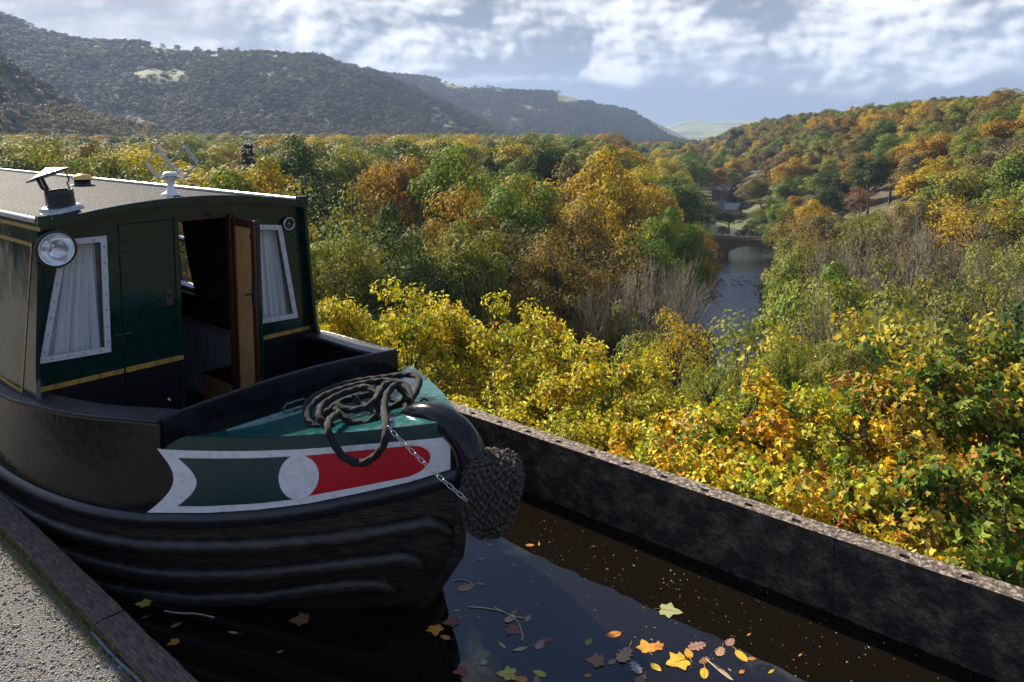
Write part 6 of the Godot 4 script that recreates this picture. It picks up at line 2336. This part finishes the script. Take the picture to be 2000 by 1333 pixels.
# ------------------------------------------------------------------ things afloat
func leaf_mesh(kind: String, seed_: int) -> ArrayMesh:
	rng.seed = seed_
	var half: Array = {"maple": MAPLE, "oak": [Vector2(0, 0), Vector2(0.10, 0.10), Vector2(0.22, 0.20), Vector2(0.13, 0.30), Vector2(0.31, 0.42), Vector2(0.18, 0.52), Vector2(0.33, 0.66), Vector2(0.18, 0.76), Vector2(0.20, 0.90), Vector2(0.0, 1.0)], "oval": OVAL, "slim": [Vector2(0, 0), Vector2(0.10, 0.25), Vector2(0.13, 0.5), Vector2(0.08, 0.8), Vector2(0, 1)]}[kind]
	var b := MB.new()
	b.colored = true
	# outline, a ring half way in, and the midrib; curled unevenly, two sided with a little thickness
	var ring := []
	var tw := rng.randf_range(-0.3, 0.3)
	var cup := rng.randf_range(0.0, 0.28)
	var m := half.size()
	for s in [-1.0, 1.0]:
		for i in m:
			var h: Vector2 = half[i if s < 0.0 else m - 1 - i]
			var lift := absf(h.x) * absf(h.x) * cup + tw * h.x * (h.y - 0.5) * 0.4 + pow(maxf(0.0, h.y - 0.6), 2.0) * rng.randf_range(0.0, 0.35)
			ring.append(Vector3(h.x * s * rng.randf_range(0.92, 1.08), maxf(0.004, lift), -h.y))
	var k := ring.size()
	for f in 2:
		var c := b.vert(Vector3(0, 0.012 - 0.01 * f, -0.42))
		var first := b.v.size()
		for p in ring:
			b.tint = Color.WHITE * rng.randf_range(0.75, 1.1)
			b.tint.a = 1.0
			b.vert(p - Vector3(0, 0.01 * f, 0))
		for i in k:
			if f == 0:
				b.tri(c, first + i, first + (i + 1) % k)
			else:
				b.tri(c, first + (i + 1) % k, first + i)
	b.tint = Color(0.8, 0.75, 0.6)
	b.tube(PackedVector3Array([Vector3(0, 0.012, -0.9), Vector3(0, 0.016, -0.4), Vector3(0, 0.01, 0.05), Vector3(0.06, 0.015, 0.34)]), PackedFloat32Array([0.006, 0.012, 0.015, 0.010]), 4)
	return b.commit()

func make_leaves() -> void:
	var tones := {"yellow": Color(0.62, 0.42, 0.03), "golden": Color(0.62, 0.30, 0.03), "orange": Color(0.52, 0.20, 0.03), "brown": Color(0.26, 0.13, 0.06), "tan": Color(0.42, 0.26, 0.15), "pink brown": Color(0.36, 0.20, 0.16), "pale green": Color(0.36, 0.36, 0.16), "green": Color(0.20, 0.25, 0.05), "red brown": Color(0.20, 0.065, 0.04), "grey": Color(0.30, 0.27, 0.25), "lime": Color(0.42, 0.40, 0.05)}
	for t in tones:
		var m := mat("afloat " + t, tones[t].linear_to_srgb(), 0.5)
		m.vertex_color_use_as_albedo = true
		m.backlight_enabled = true
		m.backlight = Color(0.6, 0.6, 0.5)
		textured(m, noise_tex(0.06, 90, 256, ramp([[0.25, lin(0.55, 0.45, 0.4)], [0.5, lin(1, 1, 1)]])), 12.0)
	var kinds_of := {}
	for k in ["maple", "oak", "oval", "slim"]:
		for i in 3:
			kinds_of[k + str(i)] = leaf_mesh(k, 900 + i)
	# kind, tone, picture place, length in picture pixels, turn in degrees, label
	var list := [
		["maple", "pale green", 1309, 1194, 46, 200, "pale green five pointed maple leaf floating alone in the dark reflection"],
		["oval", "orange", 1037, 1066, 20, 40, "curled orange leaf floating nearest to the trough wall's far end"],
		["slim", "orange", 1053, 1063, 16, 120, "small orange leaf scrap beside the curled orange leaf"],
		["oak", "tan", 915, 1147, 44, 80, "tan oak leaf with long stalk floating below the fender"],
		["oval", "grey", 940, 1142, 18, 20, "small grey leaf touching the tan oak leaf below the fender"],
		["slim", "grey", 944, 1092, 26, 75, "pale curled leaf scrap on the blue reflection near the fender"],
		["oval", "grey", 1005, 1105, 12, 20, "tiny grey leaf in the middle of the blue reflection"],
		["slim", "grey", 1040, 1138, 16, 80, "tiny white petal like leaf in the blue reflection"],
		["oval", "tan", 958, 1066, 14, 30, "small tan leaf just below the fender's edge"],
		["maple", "golden", 850, 1232, 34, 140, "golden lobed leaf beside the hull's stem in the water"],
		["maple", "red brown", 880, 1216, 34, 60, "red brown lobed leaf next to the golden leaf by the stem"],
		["oval", "orange", 872, 1247, 26, 10, "orange oval leaf below the golden leaf by the stem"],
		["oval", "tan", 893, 1193, 18, 70, "small tan oval leaf right of the stem"],
		["slim", "pink brown", 900, 1205, 20, 110, "pinkish narrow leaf right of the stem"],
		["slim", "pale green", 934, 1207, 14, 150, "small pale narrow leaf left of the long pale twig"],
		["oak", "pink brown", 1032, 1207, 26, 110, "pinkish oak leaf at the right end of the long pale twig"],
		["oval", "brown", 1006, 1196, 22, 85, "brown oval leaf above the pale twig"],
		["oak", "tan", 998, 1208, 34, 95, "tan oak leaf lying under the pale twig"],
		["maple", "red brown", 1003, 1232, 36, 170, "red brown curled leaf under the pale twig"],
		["slim", "pale green", 979, 1260, 32, 160, "pale green folded leaf left of the twig's lower end"],
		["slim", "pale green", 1020, 1268, 40, 60, "pale green long leaf at the twig's lower end"],
		["oak", "pink brown", 1056, 1258, 36, 100, "pink brown oak leaf right of the twig's lower end"],
		["oval", "red brown", 1072, 1250, 28, 85, "red brown oval leaf touching the pink brown oak leaf"],
		["maple", "grey", 944, 1295, 16, 0, "tiny white star shaped leaf on the dark blue water"],
		["oval", "green", 1151, 1254, 30, 95, "single green oval leaf in open water"],
		["oval", "orange", 1202, 1240, 40, 70, "orange mottled leaf half sunk near the reflection's edge"],
		["maple", "lime", 990, 1318, 40, 30, "lime and brown leaf at the bottom edge left of centre"],
		["oak", "orange", 1014, 1327, 34, 200, "orange oak leaf at the bottom edge left of centre"],
		["oval", "lime", 1057, 1318, 34, 20, "lime oval leaf with brown blotches at the bottom edge"],
		["oak", "brown", 1048, 1328, 30, 120, "brown oak leaf under the lime leaf at the bottom edge"],
		["maple", "red brown", 900, 1312, 32, 70, "red and green leaf at the edge of the hull's dark reflection"],
		["maple", "brown", 1163, 1292, 40, 30, "dark brown lobed leaf left of the big leaf raft"],
		["oak", "tan", 1222, 1277, 58, 95, "large tan oak leaf on the left side of the leaf raft"],
		["maple", "golden", 1262, 1264, 40, 330, "golden curled leaf on top of the leaf raft"],
		["maple", "orange", 1283, 1263, 28, 20, "orange pointed leaf standing up on the leaf raft"],
		["oval", "yellow", 1279, 1303, 32, 170, "yellow oval leaf below the leaf raft"],
		["oak", "grey", 1240, 1302, 44, 150, "grey green folded leaf below the large tan oak leaf"],
		["oak", "brown", 1252, 1328, 40, 80, "brown oak leaf at the bottom edge below the raft"],
		["oval", "pink brown", 1197, 1293, 26, 90, "pinkish leaf on the raft's left end"],
		["oval", "orange", 1150, 1321, 20, 60, "small orange leaf at the bottom edge left of the raft"],
		["maple", "yellow", 1323, 1294, 50, 60, "bright yellow lobed leaf with brown spots right of the raft"],
		["oval", "golden", 1346, 1280, 34, 320, "golden oval leaf behind the bright yellow lobed leaf"],
		["oak", "pink brown", 1366, 1262, 46, 70, "pinkish oak leaf above the golden oval leaf"],
		["oval", "yellow", 1376, 1314, 38, 120, "yellow oval leaf below the bright yellow lobed leaf"],
		["oak", "brown", 1374, 1293, 30, 260, "brown crumpled leaf between the yellow leaves"],
		["slim", "tan", 1415, 1316, 46, 150, "long tan leaf with a curved stalk at the lower right"],
		["oval", "yellow", 1446, 1280, 42, 150, "broad yellow oval leaf rightmost of the bright leaves"],
		["oak", "tan", 1408, 1272, 36, 110, "tan crumpled oak leaf left of the broad yellow leaf"],
		["oak", "pink brown", 1428, 1254, 32, 80, "pinkish oak leaf behind the broad yellow leaf"],
		["oval", "orange", 1470, 1288, 22, 40, "small orange leaf right of the broad yellow leaf"],
		["oval", "orange", 1450, 1313, 18, 70, "small orange leaf below the broad yellow leaf"],
		["slim", "yellow", 1508, 1312, 26, 85, "narrow yellow leaf at the far right of the floating leaves"],
		["slim", "golden", 1464, 1240, 16, 90, "tiny golden leaf in the dark reflection"],
		["slim", "orange", 1564, 1280, 16, 75, "tiny orange leaf alone in the dark reflection right"],
		["slim", "pale green", 457, 1237, 26, 20, "pale narrow leaf floating under the hull's dark side"],
		["maple", "brown", 585, 1212, 40, 60, "dull brown leaf sunk under the hull's guard"],
		["oval", "brown", 548, 1274, 16, 70, "small brown leaf in the hull's shadow"],
		["maple", "orange", 338, 1256, 24, 90, "orange leaf between kerb and hull"],
		["oak", "brown", 346, 1221, 24, 90, "brown leaf between kerb and hull above the orange one"],
		["maple", "lime", 280, 1180, 30, 40, "greenish leaf floating highest between kerb and hull"],
		["slim", "green", 285, 1206, 18, 80, "small green leaf below the greenish leaf by the kerb"],
	]
	rng.seed = 950
	for i in list.size():
		var q: Array = list[i]
		var p := water_at(q[2], q[3])
		var depth := (p - EYE).dot(FW)
		var l: float = q[4] / FOCAL * depth * 0.95
		var o := solo("fallen_leaf", kinds_of[q[0] + str(i % 3)], M["afloat " + q[1]], q[6], "leaf")
		var turn := deg_to_rad(q[5])
		o.transform = Transform3D(Basis(Vector3.UP, turn + rng.randf_range(-0.2, 0.2)).scaled(Vector3(l, l * 0.9, l)), p + Vector3(0, 0.0015, 0))
		o.transform = o.transform.translated_local(Vector3(0, 0, 0.4))
	# twigs
	for q in [["twig", "long pale twig with a fork among the floating leaves", [[915, 1187], [950, 1190], [985, 1198], [1010, 1215], [1020, 1240], [1020, 1252]]], ["twig", "short pale twig crossing the long forked twig", [[964, 1187], [985, 1198], [1005, 1206], [1022, 1209]]], ["twig", "thin pale straw floating between kerb and hull", [[320, 1195], [345, 1199], [385, 1201], [418, 1208]]], ["twig", "curved brown stalk among the yellow leaves", [[1380, 1290], [1395, 1303], [1412, 1318], [1432, 1331]]], ["twig", "thin stalk standing off the tan oak leaf", [[886, 1137], [900, 1134], [917, 1139], [925, 1146]]]]:
		var b := MB.new()
		var path := PackedVector3Array()
		for e in q[2]:
			path.append(water_at(e[0], e[1]) + Vector3(0, 0.003, 0))
		b.tube(spline(path, 4), PackedFloat32Array([0.0028]), 6)
		solo(q[0], b.commit(), M["straw"], q[1], "twig")
	# specks of seed and dust on the water
	var L := Leaves.new()
	rng.seed = 970
	for i in 420:
		var p := Vector3(rng.randf_range(2.2, WALL_X - 0.02), 0.002, rng.randf_range(-2.6, 0.2))
		if rng.randf() < 0.5:
			p.x = WALL_X - absf(rng.randfn(0, 0.35)) - 0.02
		if p.x < 2.6 and p.z < -2.1:
			continue
		var a := rng.randf() * TAU
		var big := rng.randf() < 0.06
		L.rhomb(p, Vector3(cos(a), 0, sin(a)), Vector3.UP, rng.randf_range(0.012, 0.03) if big else rng.randf_range(0.0025, 0.006), 0.10 if big else 0.45, Color(0.6, 0.52, 0.38) * rng.randf_range(0.4, 1.0))
	solo("water_specks", L.commit(), M["speck"], "pale specks and seeds adrift on the canal water", "debris", "", "stuff")
	# two leaves dropped in the front well and one on the breakwater's side
	for q in [["oak", "tan", 588, 690, 0.76, "tan leaf stuck to the well's right side near the bow", 22, -1], ["oak", "brown", 608, 694, 0.7, "small brown leaf lying beside the tan leaf in the well", 16, -1]]:
		var p := pix(q[2], q[3], 5.35)
		var o := solo("fallen_leaf", kinds_of[q[0] + "1"], M["afloat " + q[1]], q[5], "leaf")
		o.transform = Transform3D(Basis(Vector3.UP, 1.0).scaled(Vector3.ONE * 0.075), Vector3(p.x, 0.202, p.z))

func water_at(px: float, py: float) -> Vector3:
	var p := pix(px, py, 1.0)
	var k := EYE.y / (EYE.y - p.y)
	return Vector3(p.x * k, 0, p.z * k)

# ------------------------------------------------------------------
func _ready() -> void:
	make_view()
	make_materials()
	mat("straw", lin(0.42, 0.36, 0.27), 0.7)
	mat("speck", lin(1, 1, 1), 0.7)
	M["speck"].vertex_color_use_as_albedo = true
	make_land()
	make_trough()
	make_towpath()
	make_boat()
	make_rope()
	make_fender()
	make_kinds()
	make_buildings()
	make_trees()
	make_leaves()
